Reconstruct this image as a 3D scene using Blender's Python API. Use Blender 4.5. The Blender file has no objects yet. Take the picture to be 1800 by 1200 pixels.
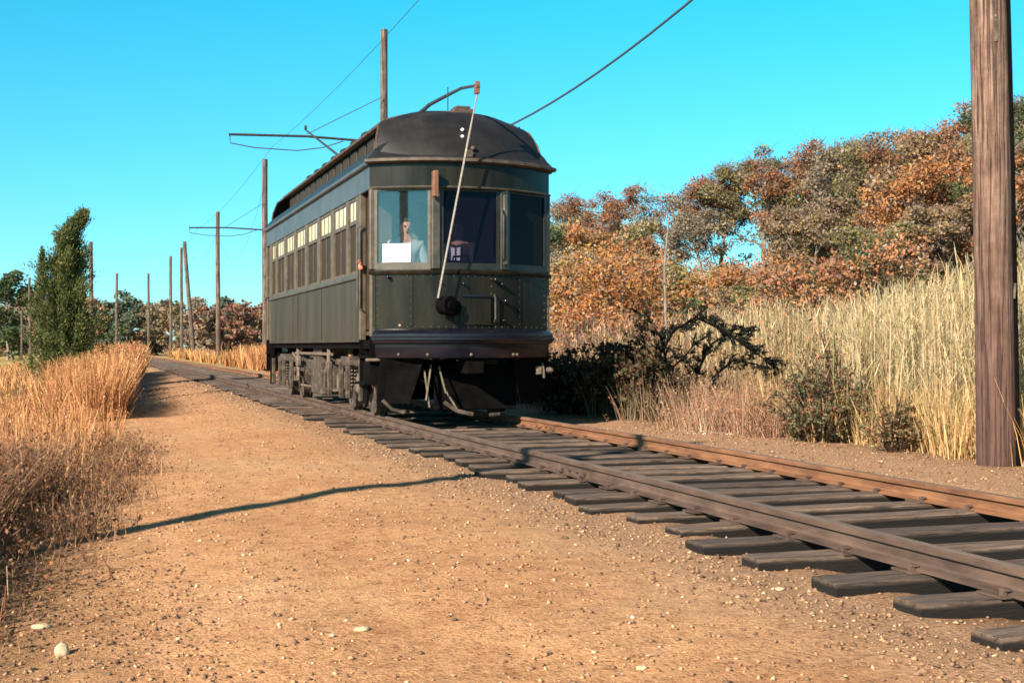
import bpy, bmesh, math, random
import numpy as np
from mathutils import Vector, noise as mnoise

rng = np.random.default_rng(7)
R = random.Random(11)
scn = bpy.context.scene
C = scn.collection

# ------------------------------------------------------------------ camera, sky, sun, exposure
CAMZ = 0.83                       # eye above the rail head (z = 0 is the rail head)
cam_d = bpy.data.cameras.new('camera'); cam = bpy.data.objects.new('camera', cam_d); C.objects.link(cam)
cam_d.sensor_width = 36; cam_d.lens = 44.0; cam_d.clip_end = 4000; cam_d.clip_start = 0.05
THETA = math.atan(740/2200.0)
cam.location = (0, 0, CAMZ)
cam.rotation_euler = (math.radians(90+0.21), 0, -THETA)
scn.camera = cam

SUN_EL = math.radians(28)
SUN_AZ = math.radians(-126)       # measured from +Y towards +X: the sun stands behind the camera's left shoulder
w = bpy.data.worlds.new('World'); scn.world = w; w.use_nodes = True
nt = w.node_tree; nt.nodes.clear()
sky = nt.nodes.new('ShaderNodeTexSky'); sky.sky_type = 'NISHITA'; sky.sun_disc = False
sky.sun_elevation = SUN_EL; sky.sun_rotation = SUN_AZ; sky.air_density = 1.0; sky.dust_density = 0.3; sky.ozone_density = 2.0
tint = nt.nodes.new('ShaderNodeMix'); tint.data_type = 'RGBA'; tint.blend_type = 'MULTIPLY'; tint.inputs[0].default_value = 1
tc = nt.nodes.new('ShaderNodeTexCoord'); sx = nt.nodes.new('ShaderNodeSeparateXYZ'); nt.links.new(tc.outputs['Generated'], sx.inputs[0])
tr = nt.nodes.new('ShaderNodeValToRGB'); nt.links.new(sx.outputs[2], tr.inputs[0]); nt.links.new(tr.outputs[0], tint.inputs[7])
el = tr.color_ramp.elements   # film tint, cyan low down; unseen upper sky greyed and dimmed against teal shadows
for i, (p, c) in enumerate(((0.0,(0.60,1.12,1.50)),(0.10,(0.42,1.20,1.42)),(0.27,(0.17,1.42,1.42)),(0.45,(0.34,0.66,0.66)),(1.0,(0.42,0.40,0.44)))):
    if i > 1: el.new(p)
for i, (p, c) in enumerate(((0.0,(0.60,1.12,1.50)),(0.10,(0.42,1.20,1.42)),(0.27,(0.17,1.42,1.42)),(0.45,(0.34,0.66,0.66)),(1.0,(0.42,0.40,0.44)))):
    el[i].position = p; el[i].color = (*c, 1)
bg = nt.nodes.new('ShaderNodeBackground'); bg.inputs[1].default_value = 0.066
wo = nt.nodes.new('ShaderNodeOutputWorld')
nt.links.new(sky.outputs[0], tint.inputs[6]); nt.links.new(tint.outputs[2], bg.inputs[0]); nt.links.new(bg.outputs[0], wo.inputs[0])
sd = bpy.data.lights.new('sun', 'SUN'); sd.energy = 5.0; sd.angle = math.radians(0.5); sd.color = (1.0, 0.86, 0.70)
so = bpy.data.objects.new('sun', sd); C.objects.link(so)
sv = Vector((math.sin(SUN_AZ)*math.cos(SUN_EL), math.cos(SUN_AZ)*math.cos(SUN_EL), math.sin(SUN_EL)))
so.rotation_euler = sv.to_track_quat('Z', 'Y').to_euler(); so.location = sv*60
scn.view_settings.view_transform = 'Standard'; scn.view_settings.look = 'None'
scn.view_settings.exposure = 1.05; scn.view_settings.gamma = 1.0; scn.view_settings.use_curve_mapping = False
scn.render.engine = 'CYCLES'; scn.cycles.max_bounces = 6; scn.cycles.transparent_max_bounces = 12
scn.cycles.use_denoising = True; scn.cycles.filter_width = 1.6

# ------------------------------------------------------------------ materials
def newmat(name):
    m = bpy.data.materials.new(name); m.use_nodes = True
    return m, m.node_tree, m.node_tree.nodes['Principled BSDF']
def coords(nt, scale=(1,1,1)):
    tc = nt.nodes.new('ShaderNodeTexCoord'); mp = nt.nodes.new('ShaderNodeMapping'); mp.inputs['Scale'].default_value = scale
    nt.links.new(tc.outputs['Object'], mp.inputs[0]); return mp.outputs[0]
def noisen(nt, vec, s, d=4, r=0.6):
    n = nt.nodes.new('ShaderNodeTexNoise'); n.inputs['Scale'].default_value = s; n.inputs['Detail'].default_value = d; n.inputs['Roughness'].default_value = r
    nt.links.new(vec, n.inputs['Vector']); return n.outputs['Fac']
def ramp(nt, fac, stops):
    r = nt.nodes.new('ShaderNodeValToRGB'); e = r.color_ramp.elements
    while len(e) < len(stops): e.new(0.5)
    for i, (p, c) in enumerate(stops): e[i].position = p; e[i].color = (*c, 1)
    nt.links.new(fac, r.inputs[0]); return r.outputs[0]
def mixc(nt, fac, a, b, mode='MIX'):
    m = nt.nodes.new('ShaderNodeMix'); m.data_type = 'RGBA'; m.blend_type = mode
    for sock, v in ((0, fac), (6, a), (7, b)):
        if isinstance(v, (int, float)): m.inputs[sock].default_value = v
        elif isinstance(v, tuple): m.inputs[sock].default_value = (*v, 1)
        else: nt.links.new(v, m.inputs[sock])
    return m.outputs[2]
def bump(nt, p, h, strength, dist=0.02):
    b = nt.nodes.new('ShaderNodeBump'); b.inputs['Strength'].default_value = strength; b.inputs['Distance'].default_value = dist
    nt.links.new(h, b.inputs['Height']); nt.links.new(b.outputs[0], p.inputs['Normal'])
def mat_var(name, c1, c2, scale=8, rough=0.7, metal=0.0, stretch=(1,1,1), bmp=0.3, bdist=0.01, c3=None, spec=0.5, rand=False):
    m, nt, p = newmat(name); v = coords(nt, stretch)
    n = noisen(nt, v, scale, 6, 0.65)
    st = [(0.32, c1), (0.68, c2)] if c3 is None else [(0.28, c1), (0.5, c2), (0.72, c3)]
    col = ramp(nt, n, st)
    if rand:
        oi = nt.nodes.new('ShaderNodeObjectInfo')
        k = ramp(nt, oi.outputs['Random'], [(0, (0.6, 0.6, 0.62)), (1, (1.35, 1.3, 1.22))])
        col = mixc(nt, 1.0, col, k, 'MULTIPLY')
    nt.links.new(col, p.inputs['Base Color'])
    p.inputs['Roughness'].default_value = rough; p.inputs['Metallic'].default_value = metal
    p.inputs['Specular IOR Level'].default_value = spec
    if bmp: bump(nt, p, noisen(nt, v, scale*3, 5, 0.7), bmp, bdist)
    return m
M = {}
M['olive'] = mat_var('weathered dark green paint', (0.005,0.0045,0.003), (0.013,0.0115,0.0075), 2.0, 0.27, stretch=(2.5,2.5,0.5), bmp=0.15, bdist=0.01, c3=(0.026,0.021,0.014), spec=0.22)
M['side'] = mat_var('sun bleached dark green side paint', (0.024,0.019,0.012), (0.046,0.036,0.023), 1.6, 0.5, stretch=(2.6,2.6,0.35), bmp=0.10, c3=(0.066,0.052,0.034), spec=0.3)
M['greypaint'] = mat_var('grey green letterboard paint', (0.05,0.055,0.06), (0.085,0.085,0.085), 3, 0.4, bmp=0.1)
M['black'] = mat_var('glossy black enamel', (0.004,0.004,0.008), (0.010,0.010,0.018), 5, 0.22, bmp=0.1)
M['roof'] = mat_var('dark roof canvas', (0.009,0.009,0.010), (0.017,0.016,0.016), 3, 0.45, bmp=0.25, c3=(0.032,0.029,0.027))
M['rustedge'] = mat_var('rusty roof edging', (0.035,0.025,0.019), (0.11,0.078,0.056), 9, 0.7, bmp=0.3)
M['frame'] = mat_var('faded green window frame paint', (0.040,0.035,0.027), (0.095,0.083,0.064), 7, 0.4, bmp=0.2)
M['frameshade'] = mat_var('window frame paint with shade in the colour', (0.010,0.010,0.008), (0.030,0.028,0.022), 7, 0.35, bmp=0.2)  # shade on the centre and right bays and posts painted into this colour
M['post'] = mat_var('brown green window post paint', (0.055,0.042,0.028), (0.13,0.10,0.068), 7, 0.5, bmp=0.2)
M['gear'] = mat_var('dusty grey brown running gear', (0.008,0.006,0.005), (0.055,0.040,0.030), 10, 0.85, bmp=0.5, c3=(0.17,0.125,0.09))
M['soot'] = mat_var('black underframe paint', (0.002,0.002,0.002), (0.006,0.005,0.005), 6, 0.9, bmp=0.3, spec=0.06)
M['lightmetal'] = mat_var('dusty pale iron', (0.05,0.038,0.028), (0.22,0.165,0.12), 12, 0.7, bmp=0.3)
M['interior'] = mat_var('varnished dark wood lining', (0.035,0.02,0.012), (0.08,0.045,0.025), 5, 0.5)
M['vest'] = mat_var('pale blue green vestibule lining', (0.07,0.085,0.09), (0.11,0.13,0.135), 3, 0.5)
M['cream'] = mat_var('cream opal glass', (0.46,0.43,0.25), (0.66,0.62,0.42), 3, 0.25, bmp=0.05)
M['white'] = mat_var('white card', (0.80,0.80,0.77), (0.86,0.86,0.84), 3, 0.6, bmp=0)
M['rope'] = mat_var('pale trolley rope', (0.20,0.175,0.15), (0.38,0.34,0.30), 40, 0.9, bmp=0.3)
M['pipe'] = mat_var('dark grey iron pipe', (0.03,0.03,0.035), (0.07,0.065,0.06), 10, 0.5, metal=0.2)
M['wire'] = mat_var('weathered copper wire', (0.06,0.07,0.09), (0.10,0.11,0.13), 10, 0.5, metal=0.3)
M['redlamp'] = mat_var('faded red marker', (0.45,0.12,0.07), (0.62,0.30,0.22), 30, 0.5)
M['brownwood'] = mat_var('brown bracket wood', (0.12,0.055,0.03), (0.22,0.11,0.06), 15, 0.6)
M['skin'] = mat_var('skin', (0.44,0.20,0.14), (0.54,0.27,0.20), 20, 0.6, bmp=0)
M['shirt'] = mat_var('pale grey shirt', (0.17,0.18,0.19), (0.27,0.28,0.29), 12, 0.8, bmp=0.1)
M['whiteshirt'] = mat_var('white shirt cloth', (0.72,0.72,0.70), (0.82,0.82,0.80), 12, 0.8, bmp=0.1)
M['darkcloth'] = mat_var('dark cloth', (0.012,0.012,0.018), (0.03,0.028,0.035), 12, 0.9, bmp=0.1)
M['hair'] = mat_var('dark hair', (0.02,0.013,0.01), (0.05,0.03,0.02), 60, 0.7)
M['stone'] = mat_var('pale buff stone', (0.42,0.33,0.20), (0.62,0.52,0.34), 30, 0.9, bmp=0.5)
M['whitewall'] = mat_var('white house paint', (0.66,0.66,0.64), (0.78,0.78,0.76), 2, 0.7, bmp=0)
M['bark'] = mat_var('grey brown bark', (0.12,0.095,0.075), (0.34,0.28,0.23), 6, 0.95, stretch=(4,4,0.7), bmp=0.5)
M['tie'] = mat_var('creosoted weathered timber', (0.040,0.028,0.023), (0.095,0.070,0.056), 9, 0.85, stretch=(0.6,5,5), bmp=0.9, bdist=0.012, c3=(0.15,0.115,0.092), rand=True)
M['railL'] = mat_var('brown weathered rail steel', (0.050,0.030,0.023), (0.135,0.085,0.062), 14, 0.75, stretch=(1,0.25,1), bmp=0.35, bdist=0.004)
M['railR'] = mat_var('orange rusted rail steel', (0.11,0.045,0.022), (0.27,0.125,0.058), 12, 0.8, stretch=(1,0.25,1), bmp=0.35, bdist=0.004)
M['polished'] = mat_var('worn rail tread', (0.11,0.075,0.055), (0.22,0.16,0.12), 9, 0.55, metal=0.0, stretch=(6,0.12,1), bmp=0.1)
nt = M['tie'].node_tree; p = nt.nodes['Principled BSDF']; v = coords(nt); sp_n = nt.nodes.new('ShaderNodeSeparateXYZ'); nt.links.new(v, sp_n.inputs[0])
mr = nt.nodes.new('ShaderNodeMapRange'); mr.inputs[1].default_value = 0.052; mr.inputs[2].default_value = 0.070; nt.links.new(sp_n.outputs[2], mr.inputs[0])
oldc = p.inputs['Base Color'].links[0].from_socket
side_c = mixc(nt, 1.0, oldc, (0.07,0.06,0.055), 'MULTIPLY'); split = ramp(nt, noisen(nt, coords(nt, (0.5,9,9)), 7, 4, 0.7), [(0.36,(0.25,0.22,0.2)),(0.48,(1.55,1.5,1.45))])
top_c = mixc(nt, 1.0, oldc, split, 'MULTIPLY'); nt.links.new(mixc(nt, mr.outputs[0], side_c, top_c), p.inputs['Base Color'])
# near and far pole timber
def polemat(name, a, b, c, dark):
    m, nt, p = newmat(name); v = coords(nt, (5,5,0.35)); v2 = coords(nt, (1,1,1))
    n = noisen(nt, v, 4.5, 8, 0.75); col = ramp(nt, n, [(0.28, a), (0.5, b), (0.72, c)])
    crack = ramp(nt, noisen(nt, coords(nt, (14,14,0.25)), 3.5, 3, 0.6), [(0.40, (0.25,0.2,0.2)), (0.47, (1,1,1))])
    col = mixc(nt, 0.85, col, crack, 'MULTIPLY')
    blot = ramp(nt, noisen(nt, v2, 3.2, 5, 0.7), [(0.40, (1,1,1)), (0.66, (0.40,0.33,0.34))])
    col = mixc(nt, 0.8, col, blot, 'MULTIPLY')
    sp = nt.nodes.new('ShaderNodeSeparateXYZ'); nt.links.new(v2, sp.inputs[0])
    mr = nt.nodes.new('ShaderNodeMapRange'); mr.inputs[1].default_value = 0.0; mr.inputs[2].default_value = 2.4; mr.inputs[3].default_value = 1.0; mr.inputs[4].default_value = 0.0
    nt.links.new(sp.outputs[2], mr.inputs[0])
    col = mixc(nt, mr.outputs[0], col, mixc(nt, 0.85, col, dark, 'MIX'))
    nt.links.new(col, p.inputs['Base Color']); p.inputs['Roughness'].default_value = 0.9; bump(nt, p, mixc(nt, 0.5, n, crack), 1.0, 0.035)
    return m
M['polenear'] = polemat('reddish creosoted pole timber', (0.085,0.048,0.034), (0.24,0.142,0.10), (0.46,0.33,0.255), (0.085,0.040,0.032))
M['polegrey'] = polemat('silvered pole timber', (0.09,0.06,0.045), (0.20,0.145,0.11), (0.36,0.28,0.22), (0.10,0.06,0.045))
# glass: a thin coated sheet, part clear part mirror
def glassmat(name, tintc, gl, rough=0.02, op=0.0, opc=(0.05,0.05,0.05), kf=0.8):
    m = bpy.data.materials.new(name); m.use_nodes = True; nt = m.node_tree; nt.nodes.clear()
    tr = nt.nodes.new('ShaderNodeBsdfTransparent'); tr.inputs[0].default_value = (*tintc, 1)
    g = nt.nodes.new('ShaderNodeBsdfGlossy'); g.inputs['Roughness'].default_value = rough
    di = nt.nodes.new('ShaderNodeBsdfDiffuse'); di.inputs[0].default_value = (*opc, 1)
    fr = nt.nodes.new('ShaderNodeLayerWeight'); fr.inputs[0].default_value = 0.5
    pw = nt.nodes.new('ShaderNodeMath'); pw.operation = 'POWER'; pw.inputs[1].default_value = 4.0; nt.links.new(fr.outputs['Facing'], pw.inputs[0])
    ma = nt.nodes.new('ShaderNodeMath'); ma.operation = 'MULTIPLY_ADD'; ma.inputs[1].default_value = kf; ma.inputs[2].default_value = gl+0.02
    nt.links.new(pw.outputs[0], ma.inputs[0])
    mx0 = nt.nodes.new('ShaderNodeMixShader'); mx0.inputs[0].default_value = op
    nt.links.new(tr.outputs[0], mx0.inputs[1]); nt.links.new(di.outputs[0], mx0.inputs[2])
    mx = nt.nodes.new('ShaderNodeMixShader'); o = nt.nodes.new('ShaderNodeOutputMaterial')
    nt.links.new(ma.outputs[0], mx.inputs[0]); nt.links.new(mx0.outputs[0], mx.inputs[1]); nt.links.new(g.outputs[0], mx.inputs[2]); nt.links.new(mx.outputs[0], o.inputs[0])
    return m
M['glass'] = glassmat('front window glass', (0.92,0.96,0.97), 0.05, 0.02, 0.02, (0.25,0.33,0.35))
M['glassC'] = glassmat('tinted centre window glass', (0.50,0.48,0.58), -0.01, 0.02, 0.12, (0.022,0.016,0.052), 0.3)
M['glassR'] = glassmat('dark opaque window glass', (0.10,0.10,0.12), -0.01, 0.05, 0.8, (0.012,0.010,0.012), 0.15)  # mostly opaque dark pane for the right bay
M['glassS'] = glassmat('dusty side window glass', (0.22,0.20,0.18), -0.01, 0.25, 0.72, (0.062,0.043,0.028), 0.12)
# foliage: colour comes from the per-face attribute col
def foliage(name, trans=0.3, rough=0.75, spec=0.15):
    m, nt, p = newmat(name)
    at = nt.nodes.new('ShaderNodeAttribute'); at.attribute_name = 'col'
    nt.links.new(at.outputs['Color'], p.inputs['Base Color']); p.inputs['Roughness'].default_value = rough; p.inputs['Specular IOR Level'].default_value = spec
    t = nt.nodes.new('ShaderNodeBsdfTranslucent'); nt.links.new(at.outputs['Color'], t.inputs[0])
    mx = nt.nodes.new('ShaderNodeMixShader'); mx.inputs[0].default_value = trans
    nt.links.new(p.outputs[0], mx.inputs[1]); nt.links.new(t.outputs[0], mx.inputs[2]); nt.links.new(mx.outputs[0], nt.nodes['Material Output'].inputs[0])
    return m
M['leaf'] = foliage('leaves and stems', 0.30)
M['dry'] = foliage('dry grass', 0.12)
M['pebble'] = foliage('pebbles', 0.0, 0.9, 0.3)

# ------------------------------------------------------------------ object helpers
def tag(o, label=None, cat=None, group=None, kind=None):
    if label: o['label'] = label
    if cat: o['category'] = cat
    if group: o['group'] = group
    if kind: o['kind'] = kind
    return o
def thing(name, label, cat, loc, group=None):
    o = bpy.data.objects.new(name, None); C.objects.link(o); o.location = loc
    o.empty_display_size = 0.3
    return tag(o, label, cat, group)
ORG = {}
def worg(o):
    return ORG.get(o.name, Vector(o.location)) if o is not None else Vector((0,0,0))
def mkobj(name, V, F, mat, parent=None, smooth=False, cols=None, org=None):
    """V in world coordinates; the mesh is shifted to its thing's origin."""
    V = np.asarray(V, dtype=np.float32).reshape(-1, 3)
    if parent is not None: base = worg(parent)
    else: base = Vector(org) if org is not None else Vector((0,0,0))
    V = V - np.array(base, dtype=np.float32)
    me = bpy.data.meshes.new(name)
    if isinstance(F, np.ndarray):
        n, k = F.shape
        me.vertices.add(len(V)); me.vertices.foreach_set('co', V.ravel())
        me.loops.add(n*k); me.loops.foreach_set('vertex_index', F.astype(np.int32).ravel())
        me.polygons.add(n); me.polygons.foreach_set('loop_start', np.arange(0, n*k, k, dtype=np.int32))
        me.polygons.foreach_set('loop_total', np.full(n, k, dtype=np.int32))
        me.update(calc_edges=True)
    else:
        me.from_pydata(V.tolist(), [], F); me.update()
    if cols is not None:
        a = me.attributes.new('col', 'FLOAT_COLOR', 'FACE')
        c4 = np.ones((len(cols), 4), dtype=np.float32); c4[:, :3] = np.clip(cols, 0, 1)
        a.data.foreach_set('color', c4.ravel())
    if smooth: me.polygons.foreach_set('use_smooth', np.ones(len(me.polygons), dtype=bool))
    me.materials.append(mat)
    o = bpy.data.objects.new(name, me); C.objects.link(o)
    if parent is not None: o.parent = parent; ORG[o.name] = base
    elif org is not None: o.location = org
    return o
class MB:
    def __init__(s): s.v = []; s.f = []
    def add(s, V, F):
        k = len(s.v); s.v += [tuple(map(float, p)) for p in V]; s.f += [tuple(i+k for i in f) for f in F]; return s
    def box(s, x0, x1, y0, y1, z0, z1, ch=0.0):
        if ch <= 0:
            V = [(x,y,z) for x in (x0,x1) for y in (y0,y1) for z in (z0,z1)]
            F = [(0,1,3,2),(4,6,7,5),(0,4,5,1),(2,3,7,6),(0,2,6,4),(1,5,7,3)]
            return s.add(V, F)
        bm = bmesh.new(); r = bmesh.ops.create_cube(bm, size=1.0)
        for v in bm.verts: v.co = Vector(((x0+x1)/2+v.co.x*(x1-x0), (y0+y1)/2+v.co.y*(y1-y0), (z0+z1)/2+v.co.z*(z1-z0)))
        bmesh.ops.bevel(bm, geom=bm.edges[:], offset=ch, segments=1, affect='EDGES')
        bm.verts.index_update(); s.add([v.co[:] for v in bm.verts], [[v.index for v in f.verts] for f in bm.faces]); bm.free(); return s
    def tube(s, pts, rad, n=8, caps=True):
        pts = [Vector(p) for p in pts]
        if not hasattr(rad, '__len__'): rad = [rad]*len(pts)
        V = []; F = []; up = None
        for i, p in enumerate(pts):
            d = (pts[min(i+1, len(pts)-1)] - pts[max(i-1, 0)]).normalized()
            if up is None: up = d.orthogonal().normalized()
            a = (up - d*up.dot(d))
            a = a.normalized() if a.length > 1e-6 else d.orthogonal().normalized()
            up = a; b = d.cross(a)
            for k in range(n):
                t = 2*math.pi*k/n; V.append(p + (a*math.cos(t)+b*math.sin(t))*rad[i])
        for i in range(len(pts)-1):
            for k in range(n):
                k2 = (k+1) % n; F.append((i*n+k, i*n+k2, (i+1)*n+k2, (i+1)*n+k))
        if caps: F.append(tuple(range(n))[::-1]); F.append(tuple((len(pts)-1)*n+k for k in range(n)))
        return s.add(V, F)
    def cyl(s, a, b, r, n=16): return s.tube([a, b], r, n)
    def sphere(s, c, r, n=10, sq=(1,1,1)):
        V = []; F = []; m = n//2+1
        for i in range(m+1):
            ph = math.pi*i/m
            for k in range(n):
                t = 2*math.pi*k/n
                V.append((c[0]+r*sq[0]*math.sin(ph)*math.cos(t), c[1]+r*sq[1]*math.sin(ph)*math.sin(t), c[2]+r*sq[2]*math.cos(ph)))
        for i in range(m):
            for k in range(n):
                F.append((i*n+k, (i+1)*n+k, (i+1)*n+(k+1)%n, i*n+(k+1)%n))
        return s.add(V, F)
    def prism(s, poly, fn, closed=True):
        """poly: 2D outline; fn(pt, k) gives the 3D point at end k (0 or 1)"""
        n = len(poly); V = [fn(p, 0) for p in poly] + [fn(p, 1) for p in poly]
        F = [(i, (i+1)%n, n+(i+1)%n, n+i) for i in range(n)] + [tuple(range(n))[::-1], tuple(range(n, 2*n))]
        return s.add(V, F)
    def sweep(s, prof, path):
        """prof: closed list of (u, z); path: list of (x, y, nx, ny): u runs along n"""
        n = len(prof); V = []
        for (x, y, nx, ny, *dz) in path:
            d = dz[0] if dz else 0
            for (u, z) in prof: V.append((x+nx*u, y+ny*u, z+d))
        F = []
        for i in range(len(path)-1):
            for k in range(n):
                F.append((i*n+k, i*n+(k+1)%n, (i+1)*n+(k+1)%n, (i+1)*n+k))
        F.append(tuple(range(n))[::-1]); F.append(tuple((len(path)-1)*n+k for k in range(n)))
        return s.add(V, F)
    def build(s, name, mat, parent=None, smooth=False, org=None):
        o = mkobj(name, s.v, s.f, mat, parent, smooth, org=org)
        if smooth:
            o.data.polygons.foreach_set('use_smooth', np.ones(len(o.data.polygons), dtype=bool))
            try: o.data.set_sharp_from_angle(angle=math.radians(40))
            except Exception: pass
        return o

# pixel of the 1800x1200 photograph + depth along the optical axis -> place
def at(px, z, py=None):
    X = (px-160)*z/2321.0; Y = (z-0.3188*X)/0.9478
    h = CAMZ + (608-py)*z/2200.0 if py is not None else None
    return (X, Y) if py is None else (X, Y, h)

def img(px, y_plane, py):   # point on the plane Y = y_plane seen at a pixel of the photo
    k = (px-160)/2321.0; X = k*0.9478*y_plane/(1-0.3188*k); z = 0.9478*y_plane+0.3188*X
    return (X, y_plane, CAMZ+(608-py)*z/2200.0)
# ------------------------------------------------------------------ ground
def nz(x, y, s, o=0.0): return mnoise.noise(Vector((x*s+o, y*s-o, o*0.7)))
CX = 4.065
def cxs(y): return CX - (max(0.0, y-75)**2)/2400.0
prof_x = [-400,-60,-14,-8,-4,-2,0,0.7,1.6,2.4,2.75,3.1,3.4,4.7,5.0,5.3,5.7,6.4,7.2,8.5,10,14,20,34,60,120,400]
prof_z = [-1.5,-1.4,-1.05,-0.85,-0.52,-0.36,-0.20,-0.155,-0.125,-0.130,-0.160,-0.170,-0.215,-0.215,-0.172,-0.150,-0.125,-0.11,-0.12,-0.20,-0.25,-0.15,0.3,2.4,4.5,5.5,6]
def ground_z(x, y):
    xx = x - (cxs(y)-CX)
    z = float(np.interp(xx, prof_x, prof_z))
    if y > 60 and xx > 8:                     # the bank on the right dies away into the marsh
        k = min(1.0, (y-60)/60.0); z = z*(1-k) + (-0.9)*k if xx > 8.5 else z
    near = abs(xx-CX) < 1.5
    if not near:
        z += 0.015*nz(x, y, 0.35, 3.1) + 0.011*nz(x, y, 1.7, 7.7) + 0.008*nz(x, y, 5.5, 1.3)
        z -= 0.14*min(1, max(0, (y-10)/16))*min(1, max(0, (2.6-xx)/1.5))
        if 0.2 < xx < 2.6: z -= 0.006*math.exp(-((xx-1.05)/0.22)**2) + 0.005*math.exp(-((xx-2.2)/0.2)**2)
    else:
        z += 0.022*nz(x, y, 4.0, 2.2)
    return z
def axis(pts):
    out = []
    for a, b, st in pts: out += list(np.arange(a, b, st))
    return out + [pts[-1][1]]
gx = axis([(-1500,-300,150),(-300,-60,20),(-60,-14,3),(-14,-4,0.6),(-4,8.5,0.085),(8.5,16,0.5),(16,60,2.5),(60,300,20),(300,1500,150)])
gy = axis([(-60,-4,4),(-4,1.5,0.5),(1.5,16,0.1),(16,40,0.3),(40,100,1.2),(100,300,8),(300,2400,150)])
V = np.array([(x, y, ground_z(x, y)) for y in gy for x in gx], dtype=np.float32)
nx_, ny_ = len(gx), len(gy)
ii, jj = np.meshgrid(np.arange(nx_-1), np.arange(ny_-1)); a = (jj*nx_+ii).ravel()
F = np.stack([a, a+1, a+nx_+1, a+nx_], 1)
def groundmat():
    m, nt, p = newmat('sandy path gravel and marsh')
    v = coords(nt); sp = nt.nodes.new('ShaderNodeSeparateXYZ'); nt.links.new(v, sp.inputs[0])
    n1 = noisen(nt, v, 0.55, 5, 0.6); n2 = noisen(nt, v, 9, 6, 0.7); n3 = noisen(nt, v, 55, 4, 0.7); n4 = noisen(nt, v, 2.6, 5, 0.65)
    sand = ramp(nt, n1, [(0.30, (0.54,0.280,0.135)), (0.5, (0.63,0.350,0.178)), (0.70, (0.67,0.410,0.225))])
    sand = mixc(nt, 1.0, sand, ramp(nt, n2, [(0.30, (0.70,0.64,0.60)), (0.55, (1.0,1.0,1.0)), (0.75, (1.10,1.08,1.04))]), 'MULTIPLY')
    sand = mixc(nt, 1.0, sand, ramp(nt, n3, [(0.30, (0.34,0.29,0.27)), (0.44, (0.90,0.88,0.87)), (0.60, (1.03,1.03,1.04)), (0.72, (1.35,1.42,1.50))]), 'MULTIPLY')
    n5 = noisen(nt, v, 24, 3, 0.6); sand = mixc(nt, 1.0, sand, ramp(nt, n5, [(0.33, (0.62,0.58,0.56)), (0.42, (1,1,1)), (0.66, (1,1,1)), (0.74, (1.18,1.22,1.26))]), 'MULTIPLY')
    grav = ramp(nt, n3, [(0.30, (0.10,0.06,0.04)), (0.44, (0.34,0.20,0.115)), (0.58, (0.47,0.29,0.17)), (0.75, (0.66,0.50,0.36))])
    soil = ramp(nt, n4, [(0.35, (0.10,0.062,0.035)), (0.6, (0.24,0.15,0.08)), (0.75, (0.30,0.20,0.11))])
    marsh = ramp(nt, noisen(nt, v, 0.07, 5, 0.6), [(0.36, (0.20,0.17,0.075)), (0.5, (0.42,0.27,0.10)), (0.66, (0.48,0.33,0.15))])
    def band(x0, x1, soft_noise=0.35):
        ma = nt.nodes.new('ShaderNodeMath'); ma.operation = 'MULTIPLY_ADD'; nt.links.new(n4, ma.inputs[0]); ma.inputs[1].default_value = soft_noise*2; nt.links.new(sp.outputs[0], ma.inputs[2])
        r = nt.nodes.new('ShaderNodeMapRange'); r.inputs[1].default_value = x0+soft_noise; r.inputs[2].default_value = x1+soft_noise; nt.links.new(ma.outputs[0], r.inputs[0]); return r.outputs[0]
    col = mixc(nt, band(-9, -5), marsh, soil)
    col = mixc(nt, band(-0.7, 0.3), col, sand)
    col = mixc(nt, band(1.9, 2.75), col, grav)
    col = mixc(nt, band(6.4, 7.3), col, soil)
    oil = nt.nodes.new('ShaderNodeMapRange'); oil.inputs[1].default_value = 0.55; oil.inputs[2].default_value = 1.25; oil.inputs[3].default_value = 1.0; oil.inputs[4].default_value = 0.0
    ab = nt.nodes.new('ShaderNodeMath'); ab.operation = 'SUBTRACT'; ab.inputs[1].default_value = CX; nt.links.new(sp.outputs[0], ab.inputs[0]); ab2 = nt.nodes.new('ShaderNodeMath'); ab2.operation = 'ABSOLUTE'; nt.links.new(ab.outputs[0], ab2.inputs[0]); nt.links.new(ab2.outputs[0], oil.inputs[0])
    col = mixc(nt, oil.outputs[0], col, mixc(nt, 1.0, col, (0.30,0.26,0.24), 'MULTIPLY'))
    yy = nt.nodes.new('ShaderNodeMapRange'); yy.inputs[1].default_value = 42; yy.inputs[2].default_value = 70; nt.links.new(sp.outputs[1], yy.inputs[0])
    far = mixc(nt, yy.outputs[0], col, marsh)
    nt.links.new(far, p.inputs['Base Color']); p.inputs['Roughness'].default_value = 0.95; p.inputs['Specular IOR Level'].default_value = 0.1
    mx = mixc(nt, 0.6, n2, n3); bump(nt, p, mx, 0.75, 0.03)
    return m
g = mkobj('ground', V, F, groundmat(), smooth=True); tag(g, kind='structure')

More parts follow.
